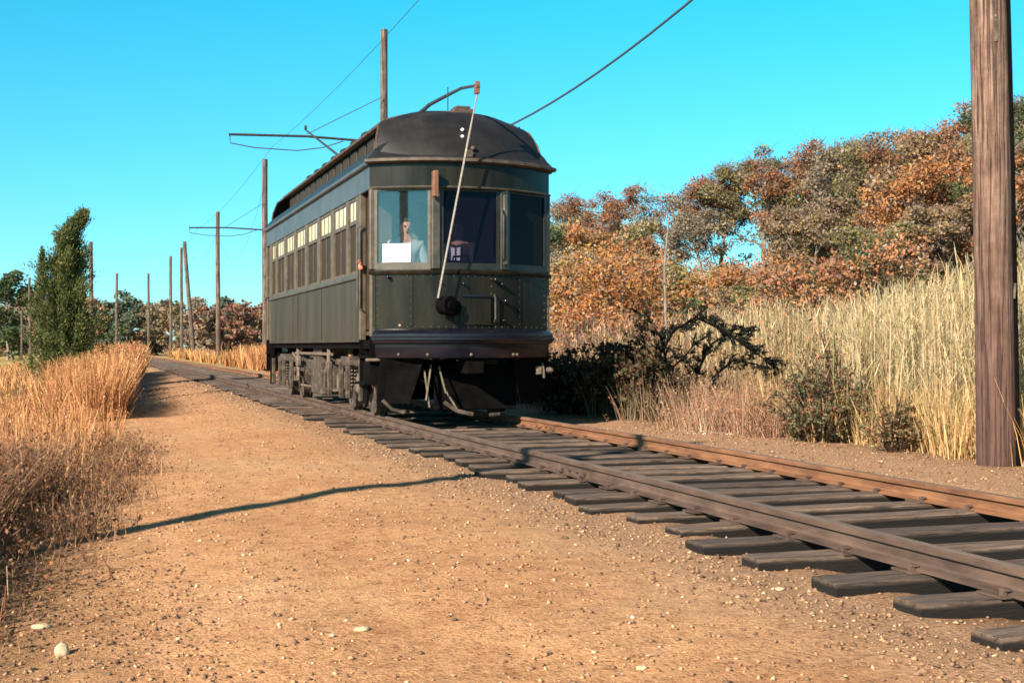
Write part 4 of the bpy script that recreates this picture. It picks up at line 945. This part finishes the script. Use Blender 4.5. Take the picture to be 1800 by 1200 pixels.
# pale house among the far trees
hx, hy = at(356, 214); hz = 3.6
hs = thing('house', 'small white house half hidden among the far trees beyond the marsh', 'house', (hx, hy, -1.5))
MB().box(hx-1.7, hx+1.7, hy-2, hy+2, -1.5, 6.6).build('wall', M['bark'], hs)
MB().prism([(-2.0,6.6),(-1.8,7.3),(1.8,7.3),(2.0,6.6)], lambda p, k: (hx+p[0], hy-2.3 if k == 0 else hy+2.3, p[1])).build('roof', M['whitewall'], hs)
for dx in (-1.0, 0.9): MB().box(hx+dx-0.3, hx+dx+0.3, hy-2.03, hy-2.0, 5.0, 6.0).build('window', M['soot'], hs)

# ---- the cedar
def cedar(px, z, top):
    x, y = at(px, z); z0 = ground_z(x, y); H = CAMZ+(608-top)/2200*z-z0
    t = thing('cedar_tree', 'dense green cedar standing in red grass left of the path', 'tree', (x, y, z0))
    mb = MB(); mb.tube([(x,y,z0-0.2),(x+0.02,y,z0+H*0.5),(x+0.14,y,z0+H*0.88),(x+0.36,y,z0+H*0.98)], [0.09,0.06,0.03,0.01], 8).build('trunk', M['bark'], t, True)
    P_ = []; 
    nb = 430
    for i in range(nb):
        f = (i+R.random())/nb; a_ = R.uniform(0, 2*math.pi); zz = z0+0.15+f*H*0.95
        rad = float(np.interp(f, [0,0.06,0.2,0.45,0.6,0.72,0.84,0.93,1.0],[0.80,1.00,0.92,0.70,0.54,0.40,0.24,0.11,0.02]))
        rad *= R.uniform(0.30,1.22)*(1+0.30*math.sin(a_*3+f*9)+0.16*math.sin(a_*5-f*23)); 
        if R.random() < 0.04: rad *= 1.25
        cx_ = x + (0.12*f if f < 0.8 else 0.10+max(0,f-0.86)*2.6) + 0.05*math.sin(f*13); base_ = np.array([cx_, y, zz-0.18]); tip = np.array([cx_+math.cos(a_)*rad, y+math.sin(a_)*rad*0.95, zz+rad*0.55])
        n = 110; tt = rng.uniform(0.30,1.0,(n,1))**0.7; p = base_+(tip-base_)*tt + rng.normal(size=(n,3))*np.array([0.06,0.06,0.075])
        P_.append(p)
    for k in range(26):       # side spire on the left
        zz = z0+H*(0.52+0.26*k/26); rd = 0.20*(1-k/26)+0.02; n = 70; P_.append(np.array([x-0.52-0.02*math.sin(k), y-0.1, zz])+rng.normal(size=(n,3))*np.array([rd*0.5, rd*0.5, 0.05]))
    P_ = np.concatenate(P_); n = len(P_)
    d = P_-np.array([x, y, 0]); d[:,2] = 0.9; d = unit(d+rng.normal(size=(n,3))*0.5)
    u = unit(np.cross(d, rng.normal(size=(n,3)))); L = rng.uniform(0.045,0.095,(n,1)); W = 0.013
    V = np.stack([P_-u*W, P_+u*W, P_+d*L+u*W*0.4, P_+d*L-u*W*0.4], 1).reshape(-1,3); F = np.arange(n*4).reshape(-1,4)
    C_ = palette(n, [(0.095,0.125,0.042),(0.150,0.165,0.052),(0.050,0.072,0.032),(0.21,0.19,0.07)], [4,3,2.4,1.4])
    v = Veg(); v.add(V, F, C_); v.build('crown', 'leaf', t)
cedar(113, 32, 368)

# ---- left side: red-brown grass, dark weeds
def patch(n, fx, dens=None):
    out = []
    while len(out) < n:
        x, y = fx()
        if dens is None or R.random() < dens(x, y): out.append((x, y))
    a_ = np.array(out); return a_[:,0], a_[:,1]
grass = Veg()
def edge(y): return float(np.interp(y, [3.5,6,8.6,10.4,14,20,26,40,60,90,140],[-0.95,-0.48,-0.30,-0.06,0.12,0.36,0.52,1.15,2.4,2.6,2.6])) + 0.25*nz(0, y, 0.5, 4)
# tufts of little bluestem
def tufts(veg, n, fx, dens, h0, h1, cols, wts, blades=26, w_=0.0045, rad=0.10, var=0.3, lean=0.28, fluff=0.0):
    xs, ys = patch(n, fx, dens); zs = gz(xs, ys)
    for x, y, z in zip(xs, ys, zs):
        nb = int(blades*R.uniform(0.6, 1.3)); hh = R.uniform(h0, h1)
        a_ = rng.uniform(0, 2*np.pi, nb); r_ = rad*np.sqrt(rng.random(nb)); P0 = np.stack([x+np.cos(a_)*r_, y+np.sin(a_)*r_, np.full(nb, z-0.03)], 1)
        H_ = hh*rng.uniform(0.6, 1.1, nb); ln = np.stack([np.cos(a_), np.sin(a_)], 1)*(rng.uniform(0.0, lean, nb)*H_)[:,None]
        far = max(1.0, math.hypot(x, y)/12)
        V, F, sg = strips(P0, H_, np.full(nb, w_*far), ln, 0.8, rng.uniform(0, np.pi, nb), 2)
        cb = palette(nb, cols, wts, var)*R.uniform(0.8,1.2); veg.add(V, F, np.repeat(cb, sg, axis=0))
        if fluff:
            tipc = V.reshape(nb, -1, 3)[:, -1, :]; m = int(nb*fluff); ix = rng.integers(0, nb, m)
            Cn = P0[ix]+(tipc[ix]-P0[ix])*rng.uniform(0.55, 1.03, (m,1))+rng.normal(size=(m,3))*0.018
            V2, F2 = leafquads(Cn, 0.0085*far, 0.2, 0.45); veg.add(V2, F2, np.clip(cb[ix]*1.25+np.array([0.05,0.035,0.02]), 0, 0.8))
red = [(0.44,0.20,0.085),(0.54,0.29,0.13),(0.34,0.135,0.060),(0.58,0.37,0.19)]
tufts(grass, 1400, lambda: (R.uniform(-9, 1.2), R.uniform(8.2, 27)), lambda x, y: (1.0 if x < edge(y) else 0.0), 0.22, 0.48, red, [4,3,2,1], 24, fluff=1.6, lean=0.30, rad=0.13)
tufts(grass, 1200, lambda: (edge(yy_ := R.uniform(19, 46))-abs(R.gauss(0,0.42)), yy_), None, 0.55, 1.02, red, [4,3,2.5,0.8], 26, fluff=1.6, lean=0.30, rad=0.13)
tufts(grass, 1000, lambda: (R.uniform(-16, 3), R.uniform(34, 85)), lambda x, y: (1.0 if x < edge(y) else 0.0), 0.4, 0.65, red+[(0.45,0.33,0.12)], [3,3,1,2,2], 20)
# the clump hiding where the track turns away
tufts(grass, 260, lambda: (R.uniform(0.0, 2.0), R.uniform(36, 50)), lambda x, y: (1.0 if x < edge(y)+0.1 else 0.0), 0.85, 1.25, red, [4,3,2.5,0.8], 30, fluff=1.6, lean=0.30, rad=0.13)
gr = grass.build('red_grass', 'dry'); tag(gr, 'tufts of reddish orange dry grass left of the path', 'grass', kind='stuff')
rg2 = Veg()
tufts(rg2, 1500, lambda: (R.uniform(5.9, 26), R.uniform(34, 105)), lambda x, y: (1.0 if x-cxs(y) > 2.0 else 0.0), 0.45, 0.85, red+[(0.62,0.38,0.11)], [3,3,1,2,3], 22)
tufts(rg2, 500, lambda: (R.uniform(6.0, 9.5), R.uniform(34, 60)), None, 0.7, 1.1, red, [4,3,2,1], 26)
tag(rg2.build('golden_grass', 'dry'), 'golden and orange grass right of the far track', 'grass', kind='stuff')
# tangled weeds near the camera on the left
weeds = Veg()
def tangle(veg, n, fx, h0, h1, cols, wts, w_=0.0035, spread=0.5, leaf=0.0, leafcols=None, br=5, lsz=0.012):
    xs, ys = patch(n, fx); zs = gz(xs, ys)
    a_ = rng.uniform(0, 2*np.pi, n); H_ = rng.uniform(h0, h1, n); sp_ = rng.uniform(0, spread, n)*H_
    P0 = np.stack([xs, ys, zs-0.02], 1); ln = np.stack([np.cos(a_)*sp_, np.sin(a_)*sp_], 1)
    V, F, sg = strips(P0, H_, np.full(n, w_), ln, 0.3, rng.uniform(0, np.pi, n), 3, 0.5)
    cc = palette(n, cols, wts); veg.add(V, F, np.repeat(cc, sg, axis=0))
    for b_ in range(br):
        k = rng.uniform(0.3, 1.0, n); Pb = P0+np.stack([ln[:,0]*(k+.3*k*k), ln[:,1]*(k+.3*k*k), H_*k], 1)
        a2 = rng.uniform(0, 2*np.pi, n); Lb = H_*rng.uniform(0.12, 0.34, n); l2 = np.stack([np.cos(a2), np.sin(a2)], 1)*(Lb*0.8)[:,None]
        V, F, sg = strips(Pb, Lb*rng.uniform(-0.1,0.9,n), np.full(n, w_*0.65), l2, 0.2, rng.uniform(0, np.pi, n), 1, 0.5)
        veg.add(V, F, np.repeat(cc*rng.uniform(0.8,1.2,(n,1)), sg, axis=0))
        if leaf > 0:
            m = rng.random(n) < leaf; Cn = Pb[m]+np.stack([l2[m,0], l2[m,1], Lb[m]*0.4], 1)*rng.uniform(0.4,1.1,(m.sum(),1))
            V, F = leafquads(Cn, lsz); veg.add(V, F, palette(len(Cn), leafcols, None))
brn = [(0.23,0.115,0.068),(0.33,0.19,0.115),(0.13,0.065,0.042),(0.42,0.28,0.18)]
lfc = [(0.27,0.115,0.06),(0.18,0.095,0.05),(0.13,0.09,0.045),(0.34,0.18,0.09)]
def fxw():
    y = R.uniform(4.2, 9.6); x1 = edge(y); return (x1-abs(R.gauss(0, 0.5)) if R.random() < 0.5 else R.uniform(-4, x1), y)
tangle(weeds, 7500, fxw, 0.16, 0.50, brn, [3,2,4,0.6], 0.0024, 0.6, 0.75, lfc, 6, 0.011)
tangle(weeds, 2600, lambda: (edge(yy := R.uniform(4.2, 14))+R.gauss(0.05, 0.22), yy), 0.04, 0.20, brn+[(0.36,0.22,0.11)], [3,3,3,1,3], 0.0025, 0.8, 0.7, lfc, 3, 0.012)
def fxn():
    k = R.random(); cx_, cy_ = [(0.30,10.4),(0.05,8.6),(0.40,12.4),(-0.05,7.2)][int(k*4)]; return (R.gauss(cx_,0.13), R.gauss(cy_,0.25))
tangle(weeds, 700, fxn, 0.06, 0.26, brn+[(0.40,0.25,0.13)], [3,3,2,1,3], 0.0024, 0.7, 0.7, lfc, 3, 0.011)
tufts(weeds, 420, lambda: (R.uniform(-4, 0.1), R.uniform(6.5, 11)), lambda x, y: (1.0 if x < edge(y) else 0.0), 0.25, 0.50, red+brn, None, 18, 0.0030, 0.12)
we = weeds.build('weeds', 'dry'); tag(we, 'tangle of brown dead weeds at the near left edge of the path', 'weeds', kind='stuff')
mb = MB(); s0 = Vector((-1.0, 5.6, ground_z(-1.0,5.6))); mb.tube([s0, s0+Vector((0.25,0.1,0.28)), s0+Vector((0.5,0.2,0.62))], [0.008,0.006,0.003], 6)
o = mb.build('dead_stalk', M['lightmetal'], None, True, org=tuple(s0)); tag(o, 'pale dead stalk slanting up out of the near left weeds', 'stalk')

# ---- right side: reed bed
reeds = Veg()
def reed_h(x, y): return float(np.interp(y, [0,8,14,22,32],[2.05,2.0,1.65,1.45,1.3]))*float(np.interp(x, [7.0,7.8,9,12,18],[0.62,0.85,1.0,1.12,1.15]))*(1+0.16*nz(x, y, 0.7, 2))
def fxr():
    while True:
        y = R.uniform(2.5, 30); x = 7.15+abs(R.gauss(0, 1.0))+R.random()**1.8*9.0
        pxl = 160+2321*x/(0.9478*y+0.3188*x)
        if pxl < 1330 and R.random() > max(0.06, (pxl-1180)/150): continue
        x0 = 7.15 if y < 11.2 else (7.15+(y-11.2)*1.6 if y < 13.2 else 10.3)
        if x > x0+0.25*nz(3, y, 1.1, 5): return x, y
N = 18500; xs, ys = patch(N, fxr); zs = gz(xs, ys); H_ = np.array([reed_h(x, y) for x, y in zip(xs, ys)])*rng.uniform(0.72, 1.12, N)
a_ = rng.uniform(0, 2*np.pi, N); sp2 = rng.uniform(0, 0.16, N)*H_; P0 = np.stack([xs, ys, zs-0.03], 1); ln = np.stack([np.cos(a_)*sp2, np.sin(a_)*sp2], 1)
wid = 0.0036*np.maximum(1, np.hypot(xs, ys)/14)
V, F, sg = strips(P0, H_, wid, ln, 0.4, rng.uniform(-0.7, 0.7, N), 3, 0.6)
rc_ = [(0.46,0.355,0.195),(0.58,0.465,0.285),(0.34,0.27,0.145),(0.66,0.53,0.34),(0.42,0.28,0.14),(0.22,0.235,0.115)]
cc = palette(N, rc_, [4,4,2,2,1.5,1.5]); reeds.add(V, F, np.repeat(cc, sg, axis=0))
for b_ in range(6):
    k = rng.uniform(0.12, 0.98, N); Pb = P0+np.stack([ln[:,0]*(k+.4*k*k), ln[:,1]*(k+.4*k*k), H_*k], 1)
    a2 = rng.uniform(0, 2*np.pi, N); Lb = rng.uniform(0.14, 0.38, N); l2 = np.stack([np.cos(a2), np.sin(a2)], 1)*(Lb*rng.uniform(0.15,0.6,N))[:,None]
    V, F, sg = strips(Pb, Lb*rng.uniform(0.15,1.0,N), wid*1.35, l2, rng.uniform(0.2,0.6), rng.uniform(-0.9, 0.9, N), 2, 0.15)
    reeds.add(V, F, np.repeat(palette(N, rc_, [4,3,3,1,2,2.5]), sg, axis=0))
tag(reeds.build('reed_bed', 'dry'), 'tall pale tan reeds in a dense bed at the right', 'reeds', kind='stuff')
# orange grass at the foot of the reeds and pinkish weeds by the shoulder
low_ = Veg()
tufts(low_, 420, lambda: (R.uniform(6.75, 7.9), R.uniform(5, 12.8)), lambda x, y: (0.9 if x > 6.95+0.25*nz(1,y,0.9,3) else 0.12), 0.25, 0.75, [(0.50,0.30,0.12),(0.56,0.40,0.20),(0.36,0.20,0.09),(0.20,0.17,0.08)], [3,3,2,1], 22, 0.004, 0.12)
tangle(low_, 900, lambda: (R.gauss(7.0, 0.4), R.uniform(11.2, 13.6)), 0.15, 0.62, [(0.36,0.20,0.13),(0.46,0.30,0.20),(0.24,0.12,0.08)], None, 0.0035, 0.6, 0.7, [(0.36,0.14,0.09),(0.40,0.24,0.13),(0.22,0.14,0.08)], 5, 0.014)
tufts(low_, 130, lambda: (R.gauss(7.05, 0.45), R.uniform(11.4, 13.4)), lambda x, y: (1.0 if x > 6.25 else 0.0), 0.2, 0.66, [(0.36,0.20,0.13),(0.46,0.30,0.20),(0.28,0.13,0.09),(0.52,0.40,0.24)], [3,3,2,1.5], 14, 0.003, 0.22, 0.3, 0.5)
tufts(low_, 500, lambda: (R.uniform(6.2, 10.0), R.uniform(13.4, 30)), None, 0.3, 0.75, [(0.16,0.11,0.07),(0.24,0.17,0.10),(0.10,0.09,0.05)], None, 18, 0.004, 0.16)
tufts(low_, 700, lambda: (R.uniform(9.6, 15), R.uniform(14, 34)), None, 0.6, 1.2, [(0.32,0.21,0.13),(0.26,0.18,0.115),(0.38,0.29,0.17),(0.19,0.17,0.09)], [3,3,2,1.5], 22, 0.004, 0.16)
tangle(low_, 3200, lambda: (R.uniform(9.8, 17), R.uniform(17, 42)), 0.9, 1.9, [(0.26,0.16,0.12),(0.32,0.20,0.14),(0.20,0.13,0.10),(0.38,0.28,0.20)], None, 0.006, 0.35, 0.8, [(0.34,0.15,0.08),(0.28,0.17,0.09),(0.40,0.22,0.08),(0.20,0.14,0.08)], 6, 0.04)
tag(low_.build('shoulder_grass', 'dry'), 'tawny grass and brown weeds along the right shoulder of the track', 'grass', kind='stuff')

# low dark bushes beyond the track in the car's shade
def bush(name, label, x, y, H, W, cols, wt, n, seed, ls=0.028, twigs=46, cat='bush', twigcol=None):
    z0 = ground_z(x, y); t = thing(name, label, cat, (x, y, z0)); r = random.Random(seed); mb = MB(); tips = []
    for i in range(twigs):
        a_ = r.uniform(0, 2*math.pi); rd = r.random()**0.6*W; e = Vector((x+math.cos(a_)*rd, y+math.sin(a_)*rd, z0+H*math.sqrt(max(0.05,1-(rd/W)**2*0.85))*r.uniform(0.65,1.08)))
        b = Vector((x+math.cos(a_)*rd*0.25, y+math.sin(a_)*rd*0.25, z0)); m = (b+e)/2+Vector((r.uniform(-.05,.05), r.uniform(-.05,.05), 0.08*H))
        mb.tube([b, m, e], [0.010,0.007,0.003], 4, caps=False)
        for k in range(6): tips.append((b+(e-b)*r.uniform(0.15,1.0)+Vector((0,0,0.04*H))+Vector((r.gauss(0,0.07*W),r.gauss(0,0.07*W),r.gauss(0,0.05*H))), 1.0))
    mb.build('stem', M['interior'], t, True)
    P_ = leafcloud(tips, n, 0.12*W/H*1.2, H); V, F = leafquads(P_, ls); v = Veg(); v.add(V, F, palette(len(P_), cols, wt, 0.35)); v.build('leaves', 'leaf', t)
    return t
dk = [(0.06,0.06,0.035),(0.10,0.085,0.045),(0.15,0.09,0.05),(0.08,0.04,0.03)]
bush('mixed_bush', 'grey green bush with reddish leaves before the reeds', *at(1440, 12.4), 0.78, 0.62, [(0.13,0.13,0.07),(0.20,0.16,0.09),(0.28,0.10,0.07),(0.10,0.10,0.06)], [4,3,1.2,2], 5200, 3, 0.020)
bush('twiggy_bush', 'brown twiggy bush standing behind the grey green bush', *at(1480, 13.3), 1.15, 0.66, [(0.24,0.17,0.11),(0.17,0.13,0.08),(0.30,0.18,0.10)], None, 2200, 13, 0.018, 70)
bush('small_bush', 'small brown green bush right of the grey green bush', *at(1575, 11.2), 0.50, 0.36, [(0.20,0.15,0.08),(0.14,0.12,0.06),(0.34,0.22,0.11)], None, 1500, 23, 0.016, 40)
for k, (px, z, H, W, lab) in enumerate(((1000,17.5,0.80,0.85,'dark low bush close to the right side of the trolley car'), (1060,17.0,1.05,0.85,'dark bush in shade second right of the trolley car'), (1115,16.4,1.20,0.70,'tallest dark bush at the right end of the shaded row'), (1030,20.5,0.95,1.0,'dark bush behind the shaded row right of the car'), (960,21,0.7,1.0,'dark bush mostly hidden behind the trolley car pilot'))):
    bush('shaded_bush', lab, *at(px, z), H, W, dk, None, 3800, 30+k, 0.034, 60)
for k, (px, z, H, W, lab) in enumerate(((1010,30,1.5,1.2,'pinkish brown shrub just right of the trolley car front'), (1075,31,1.6,1.3,'pinkish brown shrub behind the tallest dark bush'), (1130,33,1.5,1.2,'dusty red shrub behind the black branches'), (1180,27,1.3,1.0,'tan twiggy shrub in front of the dusty red shrub'))):
    bush('brown_shrub', lab, *at(px, z), H, W, [(0.30,0.18,0.13),(0.24,0.15,0.12),(0.36,0.20,0.12),(0.18,0.13,0.10)], None, 4200, 50+k, 0.035, 110, 'shrub')

# arching dark branch of a fallen cedar
def branch(label, pts, seed, needle=26, thick=0.022, name='dark_branch'):
    t = thing(name, label, 'branch', pts[0]); r = random.Random(seed)
    mb = MB(); n = len(pts); mb.tube(pts, [thick*(1-0.75*i/(n-1)) for i in range(n)], 6)
    P_ = []; D_ = []
    for i in range(n-1):
        a = Vector(pts[i]); b = Vector(pts[i+1]); d = (b-a)
        for k in range(6):
            st = a+d*r.random(); e = st+d.normalized()*r.uniform(0.05,0.16)+Vector((r.gauss(0,0.08), r.gauss(0,0.10), r.uniform(-0.10,0.11)))
            mb.tube([st, (st+e)/2+Vector((0,0,0.015)), e], [thick*0.35, thick*0.25, thick*0.1], 4, caps=False)
            for q_ in range(needle):
                p = st+(e-st)*r.uniform(0.25,1.05); P_.append(p+Vector((r.gauss(0,0.016),r.gauss(0,0.016),r.gauss(0,0.016)))); D_.append((e-st).normalized()+Vector((r.gauss(0,0.6),r.gauss(0,0.6),r.gauss(0,0.6))))
    mb.build('stem', M['soot'], t, True)
    P_ = np.array(P_); D_ = unit(np.array(D_)); m = len(P_); u = unit(np.cross(D_, rng.normal(size=(m,3)))); L = rng.uniform(0.035,0.08,(m,1)); W = 0.012
    V = np.stack([P_-u*W, P_+u*W, P_+D_*L+u*W*0.3, P_+D_*L-u*W*0.3], 1).reshape(-1,3)
    v = Veg(); v.add(V, np.arange(m*4).reshape(-1,4), palette(m, [(0.016,0.022,0.016),(0.028,0.032,0.020),(0.012,0.010,0.010)])); v.build('foliage', 'leaf', t)
def ip(px, py, z): x, y, h = at(px, z, py); return (x, y, h)
Zb = 16.3
branch('long black branch arching to the right over the shaded bushes', [ip(1120,700,Zb),ip(1150,640,Zb),ip(1185,580,Zb),ip(1225,558,Zb),ip(1265,578,Zb-0.1),ip(1300,600,Zb-0.2),ip(1335,625,Zb-0.3),ip(1375,652,Zb-0.4)], 1, 30)
branch('black leafy bough crossing at the right of the arching branch', [ip(1215,700,Zb),ip(1232,640,Zb),ip(1250,605,Zb),ip(1280,585,Zb),ip(1322,588,Zb)], 2, 30)
branch('short black branch drooping at the left of the arching branch', [ip(1185,690,Zb+.2),ip(1170,630,Zb+.2),ip(1160,590,Zb+.2),ip(1138,560,Zb+.2),ip(1128,582,Zb+.2)], 3, 26)
branch('low black branch with drooping tips under the arching branch', [ip(1240,700,Zb-.3),ip(1262,655,Zb-.3),ip(1290,632,Zb-.3),ip(1330,640,Zb-.3),ip(1360,672,Zb-.3)], 4, 20)
branch('thin black stem leaning between the shaded bushes and the branches', [ip(1150,705,Zb-.2),ip(1172,655,Zb-.2),ip(1205,625,Zb-.2),ip(1222,602,Zb-.2)], 5, 16)
# slender pale stem standing behind them
mb = MB(); a0 = ip(1172, 640, 24.5); b0_ = ip(1168, 470, 24.5); mb.tube([(a0[0],a0[1],-0.2), a0, b0_, (b0_[0]+0.1,b0_[1],b0_[2]+1.0)], [0.035,0.03,0.024,0.012], 7)
o = mb.build('sapling', M['bark'], None, True, org=(a0[0],a0[1],-0.2)); tag(o, 'slender pale sapling stem rising behind the black branches', 'sapling')

# ------------------------------------------------------------------ stones and pebbles
def rock(name, label, x, y, s, seed, mat='stone', sq=(1,0.9,0.7), n=14):
    z0 = ground_z(x, y); mb = MB(); mb.sphere((0,0,0), 1, n); V = []
    for p in mb.v:
        v_ = Vector(p); q_ = v_*(1+0.32*mnoise.noise(v_*1.1+Vector((seed*3.3,0,0)))+0.10*mnoise.noise(v_*3.1+Vector((seed,5,0))))
        V.append((x+q_.x*s*sq[0], y+q_.y*s*sq[1], z0+s*sq[2]*0.55+q_.z*s*sq[2]))
    o = mkobj(name, V, mb.f, M[mat], None, True, org=(x, y, z0)); return tag(o, label, 'stone')
def gp(px, py):     # ground point seen at a pixel
    for z in np.arange(2.8, 60, 0.01):
        x, y, h = at(px, z, py)
        if h <= ground_z(x, y)+0.0: return x, y
    return x, y
rock('stone', 'buff block shaped stone on the path at the lower left', *gp(110, 1150), 0.026, 1, sq=(0.95,0.9,1.0))
rock('stone', 'flat pinkish stone above the block shaped stone', *gp(74, 1103), 0.030, 2, sq=(1.15,0.8,0.35))
rock('stone', 'low pale stone in the sand at the bottom middle', *gp(637, 1108), 0.024, 3, sq=(1.2,0.8,0.4))
rock('stone', 'small white stone in the near left weeds', *gp(75, 955), 0.012, 4)
rock('stone', 'small white pebble alone on the path right of the weeds', *gp(352, 951), 0.011, 5)
rock('stone', 'pale stone at the bottom right of the path', *gp(1128, 1176), 0.015, 6, sq=(1.2,0.9,0.5))
rock('stone', 'low yellowish stone near the tie ends at the right', *gp(1370, 1036), 0.020, 7, sq=(1.2,0.8,0.35))
for k in range(6): pass
# pebbles: deformed octahedra scattered in one object
oct_v = np.array([(1,0,0),(0,1,0),(-1,0,0),(0,-1,0),(0,0,1),(0,0,-1)], dtype=float)
oct_f = np.array([(0,1,4),(1,2,4),(2,3,4),(3,0,4),(1,0,5),(2,1,5),(3,2,5),(0,3,5)])
def pebbles(n, fx, s0, s1, cols, wts, name, label, sink=0.35, power=2.0):
    xs, ys = patch(n, fx); zs = gz(xs, ys); s = s0+(s1-s0)*rng.random(n)**power
    s = s*np.maximum(1.0, np.hypot(xs, ys)/16)
    V = oct_v[None]*(1+0.35*rng.normal(size=(n,6,1))*0.6)+0.18*rng.normal(size=(n,6,3)); yaw = rng.uniform(0, np.pi*2, n)
    c, sn = np.cos(yaw)[:,None], np.sin(yaw)[:,None]; X = V[:,:,0]*c-V[:,:,1]*sn; Y = V[:,:,0]*sn+V[:,:,1]*c
    V = np.stack([X, Y, V[:,:,2]*rng.uniform(0.45,0.8,(n,1))], 2)*s[:,None,None] + np.stack([xs, ys, zs+s*sink], 1)[:,None,:]
    F = (np.arange(n)[:,None,None]*6+oct_f[None]).reshape(-1,3)
    C_ = np.repeat(palette(n, cols, wts, 0.3)*0.80, 8, axis=0)
    o = mkobj(name, V.reshape(-1,3), F, M['pebble'], cols=C_); return tag(o, label, 'gravel', kind='stuff')
sc_ = [(0.56,0.34,0.19),(0.42,0.25,0.14),(0.62,0.45,0.29),(0.30,0.18,0.11),(0.72,0.60,0.44),(0.20,0.13,0.09)]
def fpath():
    while True:
        y = 2.4+R.random()**1.6*30; x = R.uniform(-1.1, 2.9)
        if x > edge(y)-0.4 and (min(abs(x-1.05), abs(x-2.15)) > 0.17 or R.random() < 0.25): return x, y
pebbles(32000, fpath, 0.0020, 0.0125, sc_, [5,4,2,3.2,0.06,2.6], 'path_pebbles', 'small loose pebbles over the sandy path', power=4)
gc = [(0.42,0.26,0.15),(0.32,0.19,0.12),(0.55,0.38,0.24),(0.17,0.10,0.07),(0.70,0.58,0.44),(0.38,0.22,0.13)]
def fgrav():
    y = 1.8+R.random()**1.6*34; k = R.random()
    return (R.gauss(2.55, 0.27) if k < 0.40 else R.uniform(2.9, 5.3) if k < 0.65 else R.uniform(5.2, 7.2), y)
pebbles(4200, lambda: (R.uniform(5.25, 7.1), R.uniform(3.5, 13.5)), 0.004, 0.016, gc, [4,4,1.4,3,0.08,2], 'shoulder_gravel', 'gravel on the right shoulder between the rail and the reeds', power=2.5)
pebbles(23000, fgrav, 0.0025, 0.014, gc, [4,4,1.6,3.2,0.12,2.4], 'ballast', 'gravel ballast along and between the ties', power=2.5)
pebbles(130, lambda: (R.gauss(6.45, 0.12), R.uniform(11.9, 12.8)), 0.008, 0.020, [(0.72,0.66,0.56),(0.60,0.52,0.42)], None, 'pale_gravel', 'line of pale stones on the far shoulder')
def fleft():
    y = R.uniform(3.0, 6.0); return (R.uniform(-1.2, 0.4), y)
pebbles(3800, fleft, 0.0025, 0.011, [(0.34,0.20,0.12),(0.22,0.14,0.09),(0.45,0.29,0.17),(0.14,0.09,0.06)], None, 'edge_gravel', 'darker gravel and crumbs at the lower left edge of the path')

# crumbs of dead leaf and twig on the path, stray stones lying on the ties
lit = Veg(); xs, ys = patch(2600, fpath); zs = gz(xs, ys)
Cn = np.stack([xs, ys, zs+0.004], 1); V, F = leafquads(Cn, 0.0065*np.maximum(1, np.hypot(xs, ys)/12), 5.0, 0.45); lit.add(V, F, palette(len(F), [(0.12,0.06,0.035),(0.20,0.10,0.05),(0.07,0.045,0.03),(0.34,0.24,0.12)]))
tag(lit.build('leaf_litter', 'dry'), 'dark crumbs of dead leaves strewn on the path', 'leaves', kind='stuff')
